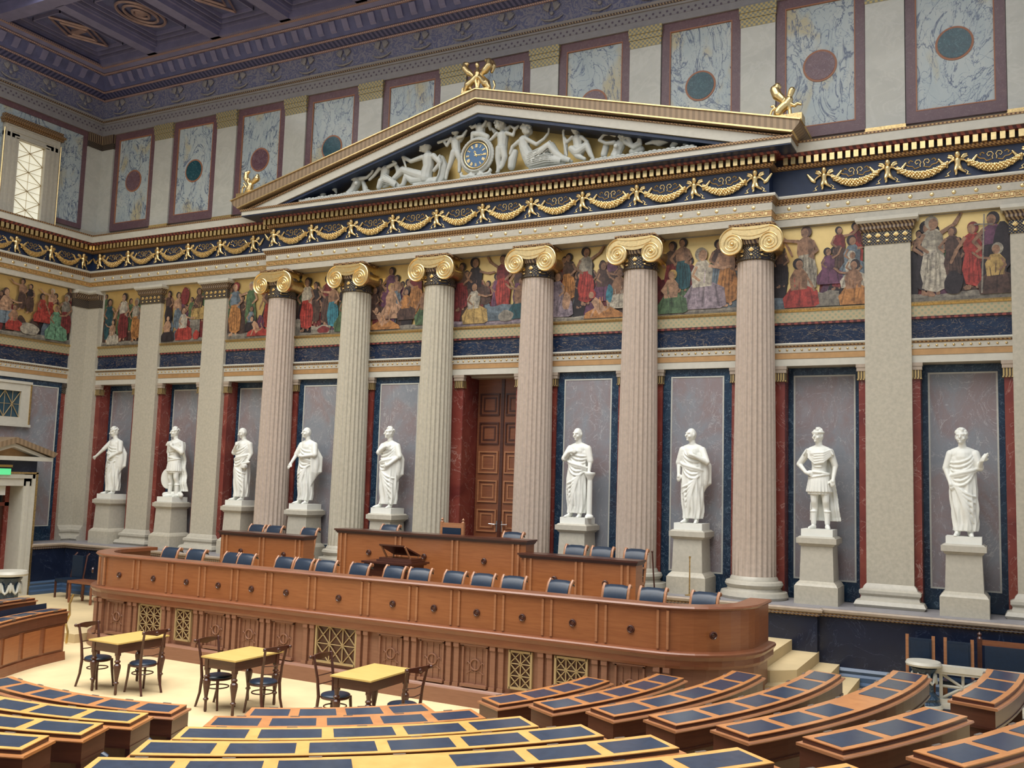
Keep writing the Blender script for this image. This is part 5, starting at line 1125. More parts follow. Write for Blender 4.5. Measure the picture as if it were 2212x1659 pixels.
# bay boundaries: double upright strips
for x in BE:
    for sx in (-.075,.075):
        D_(MB().box(x+sx-.018,x+sx+.018,-5.535,-5.50,1.24,1.80)).build('upper_strip',M['woodf'],dais,False)
        D_(MB().box(x+sx-.045,x+sx+.045,-5.555,-5.49,.28,.98).box(x+sx-.05,x+sx+.05,-5.575,-5.49,.91,.98).box(x+sx-.052,x+sx+.052,-5.575,-5.49,.28,.34)).build('lower_pilaster',M['wood3'],dais,False)
def medallion(x,y,z,par,off,ry=0):
    R=Matrix.Rotation(pi/2,4,'X')
    b=MB().lathe([(0,.018),(.028,.02),(.036,.012),(.046,.024),(.058,.018),(.06,-.01),(0,-.01)],20,M=R,cap=False)
    o=b.build('medallion',M['woodd'],par); o.location=(x-off[0],y-off[1],z-off[2]); return o
for i,x in enumerate(MX):
    medallion(x,-5.515,1.475,dais,(14.03,-4.5,0))
    if i in GR:
        w_,z0,z1,ny,nz=GR[i]; b=MB(); h=w_/2
        b.box(x-h-.02,x-h+.015,-5.55,-5.50,z0-.02,z1+.02).box(x+h-.015,x+h+.02,-5.55,-5.50,z0-.02,z1+.02).box(x-h,x+h,-5.55,-5.50,z0-.02,z0+.015).box(x-h,x+h,-5.55,-5.50,z1-.015,z1+.02)
        dx=w_/ny;dz=(z1-z0)/nz
        for a in range(1,ny): b.tube([(x-h+a*dx,-5.53,z0),(x-h+a*dx,-5.53,z1)],.010,5)
        for a in range(1,nz): b.tube([(x-h,-5.53,z0+a*dz),(x+h,-5.53,z0+a*dz)],.010,5)
        for a in range(ny):
            for q in range(nz):
                xa,za=x-h+a*dx,z0+q*dz
                b.tube([(xa,-5.53,za),(xa+dx,-5.53,za+dz)],.010,5).tube([(xa,-5.53,za+dz),(xa+dx,-5.53,za)],.010,5)
        D_(b).build('grille',M['lattice'],dais,False)
        bk=MB().box(x-h,x+h,-5.505,-5.495,z0,z1); D_(bk).build('grille_backing',M['woodd'],dais,False)
    else:
        b=MB(); h=.235
        b.box(x-h,x+h,-5.54,-5.50,.93,.965).box(x-h-.02,x+h+.02,-5.575,-5.50,.955,.975).box(x-h,x-h+.03,-5.54,-5.50,.33,.95).box(x+h-.03,x+h,-5.54,-5.50,.33,.95).box(x-h-.01,x+h+.01,-5.58,-5.50,.30,.345)
        b.box(x-.012,x+.012,-5.515,-5.50,.35,.93)
        b.tube([(x+.085*cos(t),-5.515,.65+.085*sin(t)) for t in [2*pi*q/20 for q in range(20)]],.014,6,closed=True)
        for sx in (-1,1): b.tube([(x+sx*.09,-5.51,.65),(x+sx*.14,-5.51,.69),(x+sx*.16,-5.51,.66)],.011,6); b.box(x+sx*.12-.006,x+sx*.12+.006,-5.515,-5.5,.38,.9)
        b.tube([(x-.16,-5.51,.50),(x-.08,-5.51,.55),(x,-5.51,.53),(x+.08,-5.51,.55),(x+.16,-5.51,.50)],.008,5)
        D_(b).build('carved_panel',M['wood3'],dais,False)
medallion(20.70,-5.32,1.475,dais,(14.03,-4.5,0)).rotation_euler=(0,0,.78)
medallion(7.35,-5.22,1.475,dais,(14.03,-4.5,0)).rotation_euler=(0,0,-.7)
a_=1.5*pi+.75
# brass cord on the left end
b=MB().tube([(7.30,-5.62,1.0),(7.26,-5.66,.8),(7.34,-5.7,.6),(7.24,-5.7,.42),(7.32,-5.7,.25),(7.3,-5.7,.02)],.022,8)
tag(b.build('curtain_cord',M['brass']),'twisted golden cord hanging at the left end of the dais desk','cord')
# dais floors
b=MB(); b.sweep([(7.12,-1.1),(7.12,-4.2),(8.35,-5.43),(19.8,-5.43),(21.03,-4.2),(21.03,-1.1)],[(-.0,0),(-.0,.93),(-.02,.93),(-.02,0)])
b=MB(); b.box(7.12,21.03,-4.3,-1.1,0,.93).box(8.2,19.95,-5.43,-4.3,0,.93); struct(b.build('floor_dais',M['carpet'],smooth=False))
b=MB().box(8.3,19.0,-2.55,-1.15,.9,1.35).box(11.6,16.4,-2.4,-1.15,1.3,1.52); struct(b.build('floor_dais_upper',M['carpet'],smooth=False))
b=MB().box(13.2,14.85,-1.4,.5,1.4,1.585); struct(b.build('floor_threshold',M['wood2'],smooth=False))
# right hand steps
for i,(xe,z) in enumerate(((21.48,.745),(21.83,.56),(22.18,.37))):
    b=MB(); x0=20.9; ye=-3.55-.25*i
    pts=[(x0,-1.15),(xe,-1.15),(xe,ye+.35),(xe-.35,ye),(x0,ye)]
    vs=[(x,y,0) for x,y in pts]+[(x,y,z) for x,y in pts]; n=5
    b.add(vs,[tuple(range(n))[::-1],tuple(range(n,2*n))]+[(q,(q+1)%n,(q+1)%n+n,q+n) for q in range(n)])
    struct(b.build('floor_step_%d'%(i+1),M['carpet'],smooth=False))
# upper desks
def rear_desk(nm,x0,x1,yf,z0,z1,meds,label,strips):
    e=empty(nm,((x0+x1)/2,yf,z0),0,label,'desk'); cx=(x0+x1)/2; h=(x1-x0)/2; H=z1-z0
    MB().box(-h+.06,h-.06,0,.06,0,H-.04).box(-h+.06,-h+.12,.061,.36,0,H-.04).box(h-.12,h-.06,.061,.36,0,H-.04).build('front_panel',M['wood'],e,False)
    MB().box(-h,h,-.07,.38,H-.035,H).box(-h+.02,h-.02,-.045,.37,H-.065,H-.035).box(-h+.04,h-.04,-.025,.365,H-.09,H-.065).build('top',M['woodd'],e,False)
    MB().box(-h+.04,h-.04,-.02,.36,0,.09).build('plinth',M['wood2'],e,False)
    for x in strips:
        for s_ in (-.06,.06): MB().box(x-cx+s_-.02,x-cx+s_+.02,-.03,0,.09,H-.09).build('strip',M['woodf'],e,False)
    for x,z in meds: medallion(x,yf-.01,z,e,(cx,yf,z0))
    return e
rear_desk('side_desk',8.42,10.95,-2.72,.93,2.28,[(9.1,1.85),(10.35,1.85)],'shorter brown wooden desk on the left of the upper dais',[8.62,9.72,10.75])
rear_desk('presidential_desk',11.68,16.32,-2.62,.93,2.49,[(12.57,2.03),(13.95,2.03),(15.35,2.03)],'tall wide wooden desk in the centre of the upper dais',[11.9,13.31,14.68,16.05])
rear_desk('side_desk',16.24,18.66,-2.87,.93,2.265,[(17.0,1.82),(18.02,1.82)],'shorter brown wooden desk on the right of the upper dais',[16.45,17.5,18.4])
# speaker's table and book rest
e=empty('speaker_table',(13.68,-3.25,.93),0,'small dark speaker table standing before the central desk','table')
MB().box(-.56,.56,-.38,.38,.99,1.03).box(-.52,.52,-.34,.34,.965,.99).build('tabletop',M['woodd'],e,False)
MB().box(-.48,.48,-.30,.30,.74,.965).build('apron',M['woodd'],e,False)
for sx in (-1,1):
    for sy in (-1,1): MB().box(sx*.44-.035,sx*.44+.035,sy*.26-.035,sy*.26+.035,0,.75).build('leg',M['woodd'],e,False)
MB().box(-.44,.44,-.24,-.21,.30,.34).box(-.44,.44,-.24,-.21,.5,.54).build('stretcher',M['woodt'],e,False)
e=empty('book_rest',(13.78,-3.22,1.962),0,'dark tilted book rest on the speaker table','lectern')
MB().box(-.42,.42,-.24,.24,0,.03).box(-.38,.38,-.2,.2,.03,.07).build('base',M['woodd'],e,False)
b=MB(); b.add([(-.30,.20,.10),(.34,.20,.10),(.20,-.22,.30),(-.38,-.22,.30),(-.30,.20,.13),(.34,.20,.13),(.20,-.22,.33),(-.38,-.22,.33)],[(0,3,2,1),(4,5,6,7),(0,1,5,4),(1,2,6,5),(2,3,7,6),(3,0,4,7)])
b.build('sloping_top',M['woodd'],e,False)
for p_,q_ in (((-.34,-.20,.30),(-.30,-.05,.07)),((.22,-.20,.30),(.26,-.05,.07)),((-.30,.18,.11),(-.30,.18,.05)),((.3,.18,.11),(.3,.18,.05))): MB().tube([p_,q_],.02,6).build('support',M['woodf'],e)
# ---- dais armchairs
def make_armchair():
    e=empty('armchair',(0,0,0))      # faces -y
    MB().box(-.25,.25,-.26,.22,.40,.50,t=.02).build('seat',M['leather'],e)
    MB().box(-.26,.26,-.27,.23,.36,.41).build('seat_rail',M['woodf'],e,False)
    for sx in (-1,1):
        MB().tube([(sx*.23,-.23,.37),(sx*.235,-.25,.0)],[.028,.02],6).build('leg',M['woodf'],e)
        MB().tube([(sx*.23,.20,.37),(sx*.235,.27,.0)],[.028,.02],6).build('leg',M['woodf'],e)
        b=MB(); P_=[(.16,.40),(.20,.62),(.22,.80),(.27,.94),(.33,1.00),(.365,.985)]
        for w_ in (0,):
            b.tube([(sx*.262,y,z) for y,z in P_],[.024,.026,.027,.027,.026,.022],8,sx=1.25)
        b.sphere((sx*.262,.37,.975),.036,10,6)
        b.build('back_post',M['woodf'],e)
        MB().tube([(sx*.262,.18,.66),(sx*.275,-.05,.68),(sx*.265,-.20,.64),(sx*.25,-.21,.42)],.022,6).build('arm',M['woodf'],e)
    b=MB(); P_=[(.13,.52),(.165,.66),(.185,.80),(.235,.93),(.30,.995),(.37,.985),(.40,.93)]
    vs=[];n=len(P_)
    for off,rev in ((0,0),(.055,0)):
        for y,z in P_:
            for x in (-.235,-.12,0,.12,.235): vs.append((x,y+off*(.9),z-(off*.55 if z>.9 else 0)+(-.008 if abs(x)>.2 else .012)))
    fs=[];m=5
    for k in range(n-1):
        for j in range(m-1):
            fs.append((k*m+j,k*m+j+1,(k+1)*m+j+1,(k+1)*m+j)); o_=n*m; fs.append((o_+k*m+j,o_+(k+1)*m+j,o_+(k+1)*m+j+1,o_+k*m+j+1))
        fs.append((k*m,(k+1)*m,o_+(k+1)*m,o_+k*m)); fs.append((k*m+m-1,o_+k*m+m-1,o_+(k+1)*m+m-1,(k+1)*m+m-1))
    fs.append(tuple(range(m))[::-1]+tuple(n*m+j for j in range(m))); fs.append(tuple((n-1)*m+j for j in range(m))+tuple(n*m+(n-1)*m+j for j in range(m))[::-1])
    b.add(vs,fs); b.build('backrest',M['leather'],e,True,1.2)
    return e
AC=make_armchair(); first=[True]
def put_chair(x,y,z,rz,label,group):
    o=AC if first[0] else copy_tree(AC); first[0]=False
    o.location=(x,y,z);o.rotation_euler=(0,0,rz);o.scale=(.84,1,1.02);o['label']=label;o['category']='chair';o['group']=group
FX=[8.4,9.17,10.14,10.56,11.6,12.06,12.66,13.44,14.24,14.85,15.55,16.17,16.80,17.65,18.73,19.35,20.2]
for i,x in enumerate(FX):
    put_chair(x,-4.38,.93,(.1*sin(i*2.3)),'navy leather chair with rolled back behind the front dais desk, %s from the left'%ORD[i],'chairs behind the front dais desk')
for i,x in enumerate((8.50,9.05,10.1)): put_chair(x,-1.85,1.36,0,'navy leather chair behind the left side desk, '+['leftmost','middle','rightmost'][i]+' of three','chairs behind the side desks')
for i,x in enumerate((16.85,17.42,18.12)): put_chair(x,-1.85,1.36,0,'navy leather chair behind the right side desk, '+['leftmost','middle','rightmost'][i]+' of three','chairs behind the side desks')
put_chair(12.42,-1.95,1.55,0,'navy leather chair at the left end of the tall central desk','chairs behind the central desk')
put_chair(15.48,-1.95,1.55,0,'navy leather chair at the right end of the tall central desk','chairs behind the central desk')
e=empty('presidential_chair',(14.02,-1.85,1.55),0,'tall straight wooden chair with navy back and small finials, before the great door','chair')
MB().box(-.28,.28,-.28,.22,.40,.50).build('seat',M['leather'],e)
for sx in (-1,1):
    b=MB().box(sx*.26-.03,sx*.26+.03,.16,.22,0,1.16); b.lathe([(.03,1.16),(.018,1.18),(.032,1.21),(.0,1.25)],10,c=(sx*.26,.19)); b.build('back_post',M['woodf'],e,False)
    MB().box(sx*.26-.025,sx*.26+.025,-.27,-.22,0,.42).build('leg',M['woodf'],e,False)
MB().box(-.24,.24,.165,.215,1.04,1.14).box(-.24,.24,.165,.215,.5,.55).build('top_rail',M['woodf'],e,False)
MB().box(-.225,.225,.15,.20,.55,1.04).build('backrest',M['leather'],e,False)
# brass posts on the plinth
o=MB().lathe([(.09,0),(.09,.015),(.014,.03),(.012,.70),(.022,.72),(.018,.75)],12).build('barrier_post',M['goldd']); o.location=(19.06,-1.12,1.53); tag(o,'slim brass post on the ledge before the pedestal, left of the last fluted column','post')
o=MB().tube([(0,0,0),(-.06,0,.75)],.016,8).sphere((-.062,0,.77),.024,8,6).tube([(0,0,0),(.1,-.06,0)],.014,6).build('barrier_post',M['woodd']); o.location=(18.62,-1.45,1.53); o.location=(18.35,-1.1,1.55); tag(o,'dark slanting post leaning at the right end of the right side desk','post')
# ================================================================== clerks' tables and chairs
def make_table():
    e=empty('writing_table',(0,0,0)); H=.83
    MB().box(-.35,.35,-.53,.53,H-.022,H).build('tabletop',M['tabletop'],e,False)
    MB().box(-.335,.335,-.515,.515,H-.036,H-.022).build('top_edge',M['woodd'],e,False)
    MB().box(-.30,.30,-.48,.48,H-.17,H-.036).build('apron',M['woodd'],e,False)
    for sx in (-1,1):
        for sy in (-1,1):
            MB().lathe([(.018,0),(.025,.03),(.02,.14),(.024,.165),(.042,.18),(.042,.195),(.024,.21),(.03,.25),(.058,.43),(.055,.47),(.03,.50),(.048,.52),(.048,.535),(.03,.55),(.036,.60),(.042,.64)],14,c=(sx*.275,sy*.455)).box(sx*.275-.034,sx*.275+.034,sy*.455-.034,sy*.455+.034,.62,H-.036).build('leg',M['woodd'],e)
    return e
def make_bentwood():
    e=empty('side_chair',(0,0,0))   # faces +x
    b=MB(); b.sphere((0,0,.475),(.215,.21,.035),20,8); b.lathe([(.20,.45),(.212,.455),(.212,.475),(.19,.48)],24); b.build('seat',M['leather'],e)
    MB().tube([(.205*cos(t),.2*sin(t),.445) for t in [2*pi*q/24 for q in range(24)]],.018,6,closed=True).build('seat_ring',M['woodd'],e)
    MB().tube([(.165*cos(t),.165*sin(t),.31) for t in [2*pi*q/24 for q in range(24)]],.010,6,closed=True).build('stretcher_ring',M['woodd'],e)
    for sy in (-1,1):
        MB().tube([(.15,sy*.15,.45),(.165,sy*.16,.25),(.20,sy*.175,0)],[.024,.020,.017],8).build('leg',M['woodd'],e)
        MB().tube([(-.27,sy*.185,0),(-.20,sy*.175,.22),(-.175,sy*.17,.45),(-.20,sy*.18,.70),(-.27,sy*.20,1.02)],[.018,.021,.025,.021,.019],8).build('back_post',M['woodd'],e)
    b=MB()
    for k,(z,x) in enumerate(((.62,-.195),(.74,-.21))): b.tube([(x,-.175,z),(x-.03,0,z-.012),(x,.175,z)],.009,6)
    b.build('back_slat',M['woodd'],e)
    b=MB()
    n=9;vs=[]
    for q in range(n):
        t=q/(n-1)*2-1; y=t*.235; x=-.285-.05*(1-t*t)+.01; zt=1.03-.012*(t*t); zb=zt-.045-.05*max(0,1-abs(t)*1.1)
        vs+=[(x,y,zb),(x,y,zt),(x+.022,y,zt),(x+.022,y,zb)]
    fs=[(0,3,2,1),tuple(4*(n-1)+j for j in range(4))]
    for q in range(n-1):
        for j in range(4): j2=(j+1)%4; fs.append((q*4+j,q*4+j2,(q+1)*4+j2,(q+1)*4+j))
    b.add(vs,fs); b.sphere((-.30,-.235,1.0),.028,8,6);b.sphere((-.30,.235,1.0),.028,8,6); b.sphere((-.325,0,.98),(.02,.035,.03),8,6)
    b.build('top_rail',M['woodd'],e)
    return e
tb=make_table(); sc=make_bentwood(); fc=True
TL=['leftmost','middle','rightmost']
for i,(x,y,cl,cr) in enumerate(((11.47,-7.75,(10.98,-7.95,.06),(11.90,-7.82,pi-.12)),(13.95,-7.72,(13.60,-7.86,-.05),(14.42,-7.76,pi-.18)),(16.38,-7.68,(15.86,-7.84,.0),(16.98,-7.78,pi-.2)))):
    t=tb if i==0 else copy_tree(tb); t.location=(x,y,0); tag(t,'small writing table with yellow oak top on turned legs, %s of three'%TL[i],'table','small writing tables')
    for j,(a,bb,r) in enumerate((cl,cr)):
        c=sc if fc else copy_tree(sc); fc=False; c.location=(a,bb,0);c.rotation_euler=(0,0,r); tag(c,'dark bentwood chair with blue seat on the %s side of the %s writing table'%(['left','right'][j],TL[i]),'chair','bentwood chairs at the writing tables')
# ================================================================== curved benches of desks
CC=(14.02,-5.9)
R0=5.06; RS=1.045
def arcprism(b,sec,a0,a1,n,c):
    vs=[];fs=[];k=len(sec)
    for i in range(n+1):
        a=a0+(a1-a0)*i/n
        for r,z in sec: vs.append((CC[0]+r*cos(a)-c[0],CC[1]+r*sin(a)-c[1],z))
    for i in range(n):
        for j in range(k): j2=(j+1)%k; fs.append((i*k+j,(i+1)*k+j,(i+1)*k+j2,i*k+j2))
    fs.append(tuple(range(k)));fs.append(tuple(n*k+j for j in range(k))[::-1])
    b.add(vs,fs);return b
def desk_row(row,a0,a1,slots,plain_slots,label,group,H=.85,r_in=None,leftcap=True,front=False,topmat=None):
    zf=.15*row; ri=r_in if r_in else R0+RS*row; ro=ri+.40; am=(a0+a1)/2
    c=(CC[0]+ri*cos(am),CC[1]+ri*sin(am)); e=empty('bench_desk',(c[0],c[1],zf),0,label,'desk',group)
    n=max(6,int(abs(a1-a0)*ri/.25)); tm=topmat or M['woodtb']
    ae=.045/ri
    sl=-.012
    A=lambda sec,x0,x1,nn=n: arcprism(MB(),sec,x0,x1,nn,c)
    A([(ri,H-.008),(ro,H-.008+sl),(ro,H+sl),(ri,H)],a0,a1).build('writing_top',tm,e,False); wt_=[o for o in e.children if o.name.startswith('writing_top')][-1]
    A([(ri-.03,H-.068),(ro+.035,H-.078),(ro+.045,H-.065),(ro+.035,H-.052),(ri-.03,H-.045)],a0-ae,a1+ae).build('ledge',M['woodtb'] if tm is M['woodt'] else M['woodf'],e,False)  # ledge wood goes lighter along with the lit copy of the top
    A([(ri+.002,H-.055),(ro-.003,H-.06),(ro-.003,H-.007+sl),(ri+.002,H-.007)],a0+ae*.04,a1-ae*.04).build('dark_slab_edge',M['woodd'],e,False)  # solid walnut body, the dark brown edge of the writing slab
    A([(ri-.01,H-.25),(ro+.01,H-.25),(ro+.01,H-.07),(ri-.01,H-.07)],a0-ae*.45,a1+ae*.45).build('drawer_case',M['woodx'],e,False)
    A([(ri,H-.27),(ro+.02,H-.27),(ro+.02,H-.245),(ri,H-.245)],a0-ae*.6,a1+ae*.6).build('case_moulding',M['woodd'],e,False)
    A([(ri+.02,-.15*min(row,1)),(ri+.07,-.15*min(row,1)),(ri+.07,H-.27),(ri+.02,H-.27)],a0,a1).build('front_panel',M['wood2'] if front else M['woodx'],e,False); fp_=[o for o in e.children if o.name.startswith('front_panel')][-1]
    for aa in (a0,a1):
        s_=1 if aa==a0 else -1
        A([(ri+.03,0),(ro-.04,0),(ro-.04,H-.27),(ri+.03,H-.27)],aa if s_>0 else aa-.05/ri,aa+.05/ri if s_>0 else aa,1).build('end_panel',M['woodd'],e,False)
    if front:
        k=max(2,slots)
        for j in range(k):
            x0=a0+(a1-a0)*j/k;x1=a0+(a1-a0)*(j+1)/k;g=.07/ri*(1 if x1>x0 else -1)
            A([(ri+.0,.20),(ri+.02,.20),(ri+.02,H-.30),(ri+.0,H-.30)],x0+g,x1-g,4).build('raised_panel',M['wood'],fp_,False)
        A([(ri-.04,0),(ri+.02,0),(ri+.02,.14),(ri-.02,.16)],a0,a1).build('plinth',M['wood2'],e,False)
    # blue leather inlays; joints between the desks
    m=.04/ri; st=(a1-a0)/slots; sg=1 if st>0 else -1
    for j in range(slots):
        x0=a0+st*j;x1=x0+st
        g=.055/ri*sg
        if j in plain_slots: continue
        A([(ri+.075,H-.006),(ro-.055,H-.006+sl),(ro-.055,H+.0025+sl),(ri+.075,H+.0025)],x0+g,x1-g,4).build('leather_inlay',M['padleather'],wt_,False)
    for j in range(slots):
        xm=a0+st*(j+.5); w_=.05/ri
        A([(ri-.012,H-.02),(ri+.01,H-.02),(ri+.01,H+.006),(ri-.012,H+.006)],xm-w_,xm+w_,1).build('hinge',M['steel'],wt_,False)
    return e,ri,zf
Dg=radians
RN=['front','second','third','fourth','fifth','sixth','seventh','eighth']
slotsR=[4,5,5,6,7,3,5]
aR0=[-27.7,-27.2,-27.1,-27.9,-28.7,-29.1,-29.3]; aR1=[-3.6,-2.1,-1.1,-1.9,-2.9,-18.0,-14.0]
for i in range(7):
    desk_row(i,Dg(aR0[i]),Dg(aR1[i]),slotsR[i],(3,) if i==4 else (),'curved wooden desk with blue leather inlays, right block, %s row from the front'%RN[i],'curved desks of the right block')
desk_row(5,Dg(-13.8),Dg(-3.0),3,(),'short curved desk with three inlays beside the stone balustrade at the right edge','curved desks of the right block')
# middle block
slotsM=[4,5,5,6,7,7,8]
aM1=[-37.0,-35.2,-34.5,-33.8,-33.5,-33.2,-33.0]; aM0=[-61.0]*7
M0px=[-60.5,-62,-61.8,-61.8,-61.8,-61.8,-61.8]
for i in range(7):
    desk_row(i,Dg(M0px[i]),Dg(aM1[i]),slotsM[i],(3,) if i==4 else (),'curved wooden desk with blue leather inlays, middle block, %s row from the front'%RN[i],'curved desks of the middle block',topmat=M['woodtb'] if i<2 else M['woodt'])  # rows behind the front two take the veneer lightened for reflected light
for i in range(5):
    desk_row(i,Dg(-104),Dg(-69.4+.5*i),6+i//2,(),'curved wooden desk with blue leather inlays, lower left block, %s row from the front'%RN[i],'curved desks of the left block',topmat=M['woodtb'] if i<1 else M['woodt'])  # all but the front row use the lit veneer colour
# the desks seen from the front at the far left
desk_row(0,Dg(189.3),Dg(214),4,(),'curved wooden desk with panelled front at the left edge before blue seats','curved desks of the far left block',H=.94,r_in=5.46,front=True)
desk_row(1,Dg(187),Dg(212),5,(),'second curved wooden desk at the far left edge, partly hidden by the first','curved desks of the far left block',H=.90,r_in=6.5,front=True)
b=MB(); c_=(0,0); 
arcprism(b,[(5.98,.45),(6.06,.45),(6.12,.98),(6.04,1.0)],Dg(188.5),Dg(214),10,(8.0,-7.0)); o=b.build('padded_bench',M['leather']); o.location=(8.0,-7.0,0); tag(o,'curved navy leather bench back behind the front desk at the left edge','seat')
# swivel seat ends that show beside the aisles
def seat_end(a,row,lab,dr=.62):
    r=R0+RS*row+dr; x,y=CC[0]+r*cos(a),CC[1]+r*sin(a)
    e=empty('swivel_chair',(x,y,.15*row),a-pi/2,lab,'seat','blue bench seats behind the desks')
    MB().box(-.24,.24,-.18,.14,.38,.46,t=.02).build('seat',M['leather'],e)
    MB().tube([(-.22,.20,.60),(-.12,.235,.66),(0,.25,.665),(.12,.235,.66),(.22,.20,.60)],[.035,.05,.055,.05,.035],10).build('backrest',M['padleather'],e)
    MB().tube([(-.2,.2,.6),(-.2,.1,.4)],.02,6).tube([(.2,.2,.6),(.2,.1,.4)],.02,6).box(-.05,.05,-.05,.05,0,.38).build('seat_frame',M['woodd'],e)
for i in range(4): seat_end(Dg(-71.2+.5*i),i,'blue upholstered seat at the aisle end behind the %s desk of the lower left block'%RN[i])
for i in (3,4,5): seat_end(Dg(-35.2+.2*i),i,'blue upholstered seat at the aisle end behind the %s desk of the middle block'%RN[i])
# ================================================================== right hand side: balustrade, chairs, bench
e=empty('balustrade',(23.6,-2.35,.0),0,'cream stone balustrade with star shaped openwork at the right','balustrade')
Mx=lambda b: rel(b,(23.6,-2.35,0))
Mx(MB().box(23.45,26.5,-2.44,-2.26,.84,.93).box(23.45,26.5,-2.42,-2.28,.80,.84)).build('top_rail',M['creamhi'],e,False)
Mx(MB().box(23.45,26.5,-2.46,-2.24,.28,.36).box(23.45,26.5,-2.43,-2.27,.36,.42)).build('bottom_rail',M['creamhi'],e,False)
b=MB()
for k in range(4):
    x0=23.55+.72*k;x1=x0+.62;xm=(x0+x1)/2;zm=.61
    b.box(x0-.03,x0+.02,-2.38,-2.32,.42,.80)
    for dx,dz in ((.31,.19),(.31,-.19),(.31,0),(0,.19)): b.tube([(xm-dx,-2.35,zm-dz),(xm+dx,-2.35,zm+dz)],.022,4)
Mx(b).build('openwork',M['creamhi'],e,False)
Mx(MB().box(23.1,26.5,-2.5,-2.2,0,.28)).build('kerb',M['navyd'],e,False)
def round_post(x,y,z,lab,s=1):
    e=empty('carved_post',(x,y,z),0,lab,'post'); e.scale=(s,s,s)
    MB().lathe([(.10,.60),(.26,.63),(.27,.66),(.25,.70),(0,.705)],32).build('top',M['creamhi'],e)
    MB().lathe([(.24,.0),(.25,.06),(.22,.10),(.235,.14),(.19,.19),(.15,.24),(.155,.52),(.20,.60),(.1,.61)],32).build('drum',M['navy'],e)
    MB().lathe([(.27,-.03),(.285,.0),(.27,.05),(.2,.05)],32).build('foot',M['creamhi'],e)
    b=MB()
    for q in range(8):
        a=2*pi*q/8; b.tube([(.18*cos(a-.3),.18*sin(a-.3),.50),(.185*cos(a-.15),.185*sin(a-.15),.40),(.185*cos(a),.185*sin(a),.37),(.185*cos(a+.15),.185*sin(a+.15),.40),(.18*cos(a+.3),.18*sin(a+.3),.50)],.02,6); b.sphere((.175*cos(a+.39),.175*sin(a+.39),.46),(.03,.03,.08),8,6)
    b.build('carved_swags',M['relief'],e); return e
round_post(23.30,-2.45,.28,'round carved stone post with cream top at the start of the right balustrade')
round_post(4.3,-5.0,.18,'round carved post with pale top at the far left edge',1.5)
for i,x in enumerate((23.20,23.78)):
    e=empty('wall_chair',(x,-1.78,.18),0,'straight backed navy leather chair against the dark marble wall, %s of two'%['left','right'][i],'chair','chairs against the right wall')
    for sx in (-1,1): MB().box(sx*.20-.025,sx*.20+.025,.02,.07,0,1.10).build('back_post',M['woodf'],e,False); MB().box(sx*.20-.02,sx*.20+.02,-.42,-.38,0,.42).build('leg',M['woodf'],e,False)
    MB().box(-.175,.175,.0,.06,.50,1.05).box(-.155,.155,-.015,.0,.54,1.02,t=.01).build('backrest',M['leather'],e)
    MB().box(-.22,.22,-.42,.02,.40,.48).build('seat',M['leather'],e,False)
e=empty('wall_bench',(25.2,-1.60,.18),0,'long navy leather bench with wooden frame against the dark wall at the right edge','bench')
MB().box(-1.15,-1.08,-.06,.04,0,1.12).lathe([(.04,1.12),(.02,1.15),(.035,1.19),(.0,1.23)],10,c=(-1.115,-.01)).build('back_post',M['woodd'],e,False)
MB().box(-1.1,1.2,-.05,.03,1.02,1.10).box(-1.1,1.2,-.05,.03,.45,.52).build('back_rail',M['wood2'],e,False)
MB().box(-1.04,1.2,-.09,-.02,.52,1.02).build('backrest',M['leather'],e,False)
MB().box(-1.1,1.2,-.55,-.05,.38,.47).build('seat',M['leather'],e,False)
for x in (-1.07,0,1.1): MB().box(x-.03,x+.03,-.53,-.47,0,.38).build('leg',M['woodd'],e,False)
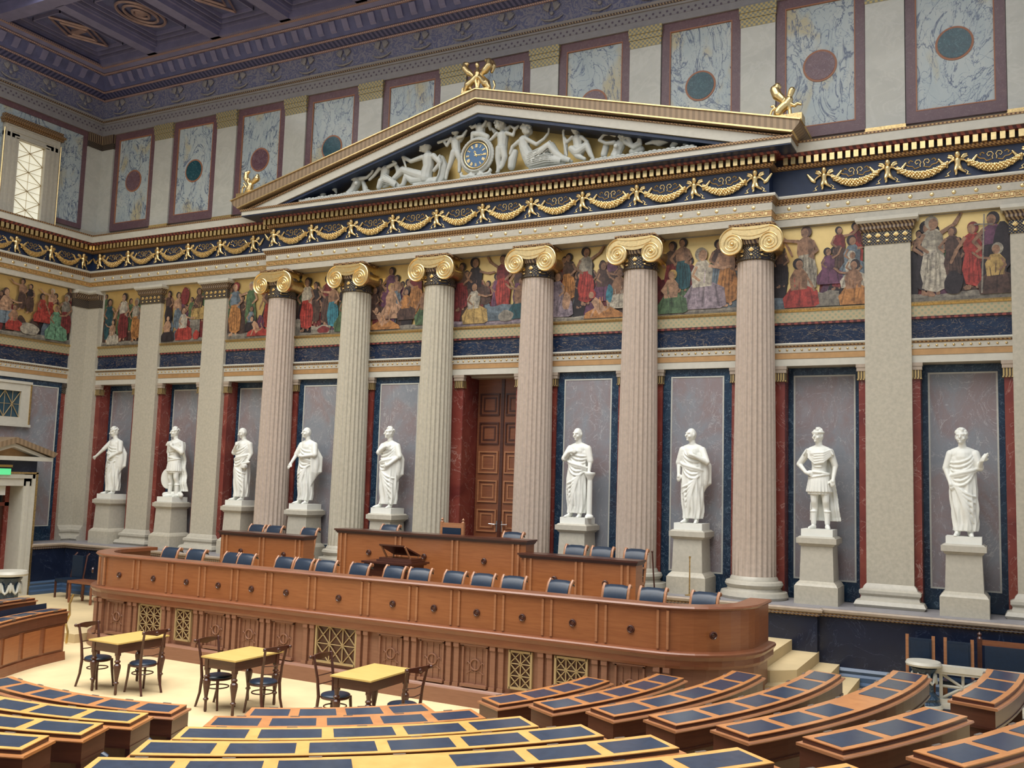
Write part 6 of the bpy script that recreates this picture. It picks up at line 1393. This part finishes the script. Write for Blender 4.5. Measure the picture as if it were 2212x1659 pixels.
# left: dark chair and low table by the plinth
e=empty('wall_chair',(2.35,-1.75,.18),0,'dark high backed chair in the shadow left of the dais','chair')
for sx in (-1,1): MB().tube([(sx*.24,.10,0),(sx*.24,.12,.5),(sx*.24,.20,1.08),(sx*.24,.27,1.14)],.024,6).build('back_post',M['woodd'],e); MB().box(sx*.24-.02,sx*.24+.02,-.36,-.32,0,.45).build('leg',M['woodd'],e,False)
MB().box(-.21,.21,.10,.16,.52,1.08).build('backrest',M['leather'],e,False); MB().box(-.25,.25,-.36,.10,.42,.5).build('seat',M['leather'],e,False)
e=empty('low_table',(3.6,-2.3,.18),0,'low brown wooden side table beside the left end of the dais','table')
MB().box(-.45,.45,-.25,.25,.50,.56).build('tabletop',M['wood2'],e,False)
for sx in (-1,1):
    for sy in (-1,1): MB().lathe([(.03,0),(.04,.1),(.025,.15),(.04,.3),(.03,.5)],10,c=(sx*.40,sy*.2)).build('leg',M['wood2'],e)
# risers of the auditorium floor
for i in range(1,9):
    b=MB(); r=R0+RS*i-.12
    arcprism(b,[(r,.15*(i-1)-.02),(30,.15*(i-1)-.02),(30,.15*i),(r,.15*i)] if False else [(r,0),(r+RS+.0 if i<8 else r+9,0),(r+RS+.0 if i<8 else r+9,.15*i),(r,.15*i)],Dg(-135),Dg(-13 if i<5 else -2),48,(0,0))
    struct(b.build('floor_tier_%d'%i,M['carpet'],smooth=False))
# ================================================================== light and camera
sc_=bpy.context.scene
wd=D.worlds.new('World'); sc_.world=wd; wd.use_nodes=True
bg=wd.node_tree.nodes['Background']; bg.inputs[0].default_value=(.86,.92,1.0,1); bg.inputs[1].default_value=.42
def area(name,loc,rot,sx,sy,e_,col):
    l=D.lights.new(name,'AREA'); l.shape='RECTANGLE'; l.size=sx;l.size_y=sy;l.energy=e_;l.color=col
    o=D.objects.new(name,l);COL.objects.link(o);o.location=loc;o.rotation_euler=rot;return o
area('skylight_daylight',(14,-11.4,15.6),(0,0,0),22,13.5,2500,(1,.975,.93)).data.spread=radians(125)
cam=D.cameras.new('camera');co=D.objects.new('camera',cam);COL.objects.link(co);sc_.camera=co
yaw,pit,rol,f=0.4829199317,0.1005603644,0.0309598153,2053.98386
fw=Vector((-sin(yaw)*cos(pit),cos(yaw)*cos(pit),sin(pit)));rt=Vector((cos(yaw),sin(yaw),0));up=rt.cross(fw)
r2=rt*cos(rol)+up*sin(rol);u2=up*cos(rol)-rt*sin(rol)
mt=Matrix((r2,u2,-fw)).transposed().to_4x4(); mt.translation=Vector((24.5694757,-19.2544038,3.6395901)); co.matrix_world=mt
cam.sensor_fit='HORIZONTAL';cam.sensor_width=36;cam.lens=f*36/2212;cam.clip_start=.05;cam.clip_end=200
vs_=sc_.view_settings;vs_.view_transform='Standard';vs_.look='None';vs_.exposure=.32;vs_.gamma=1;vs_.use_curve_mapping=False
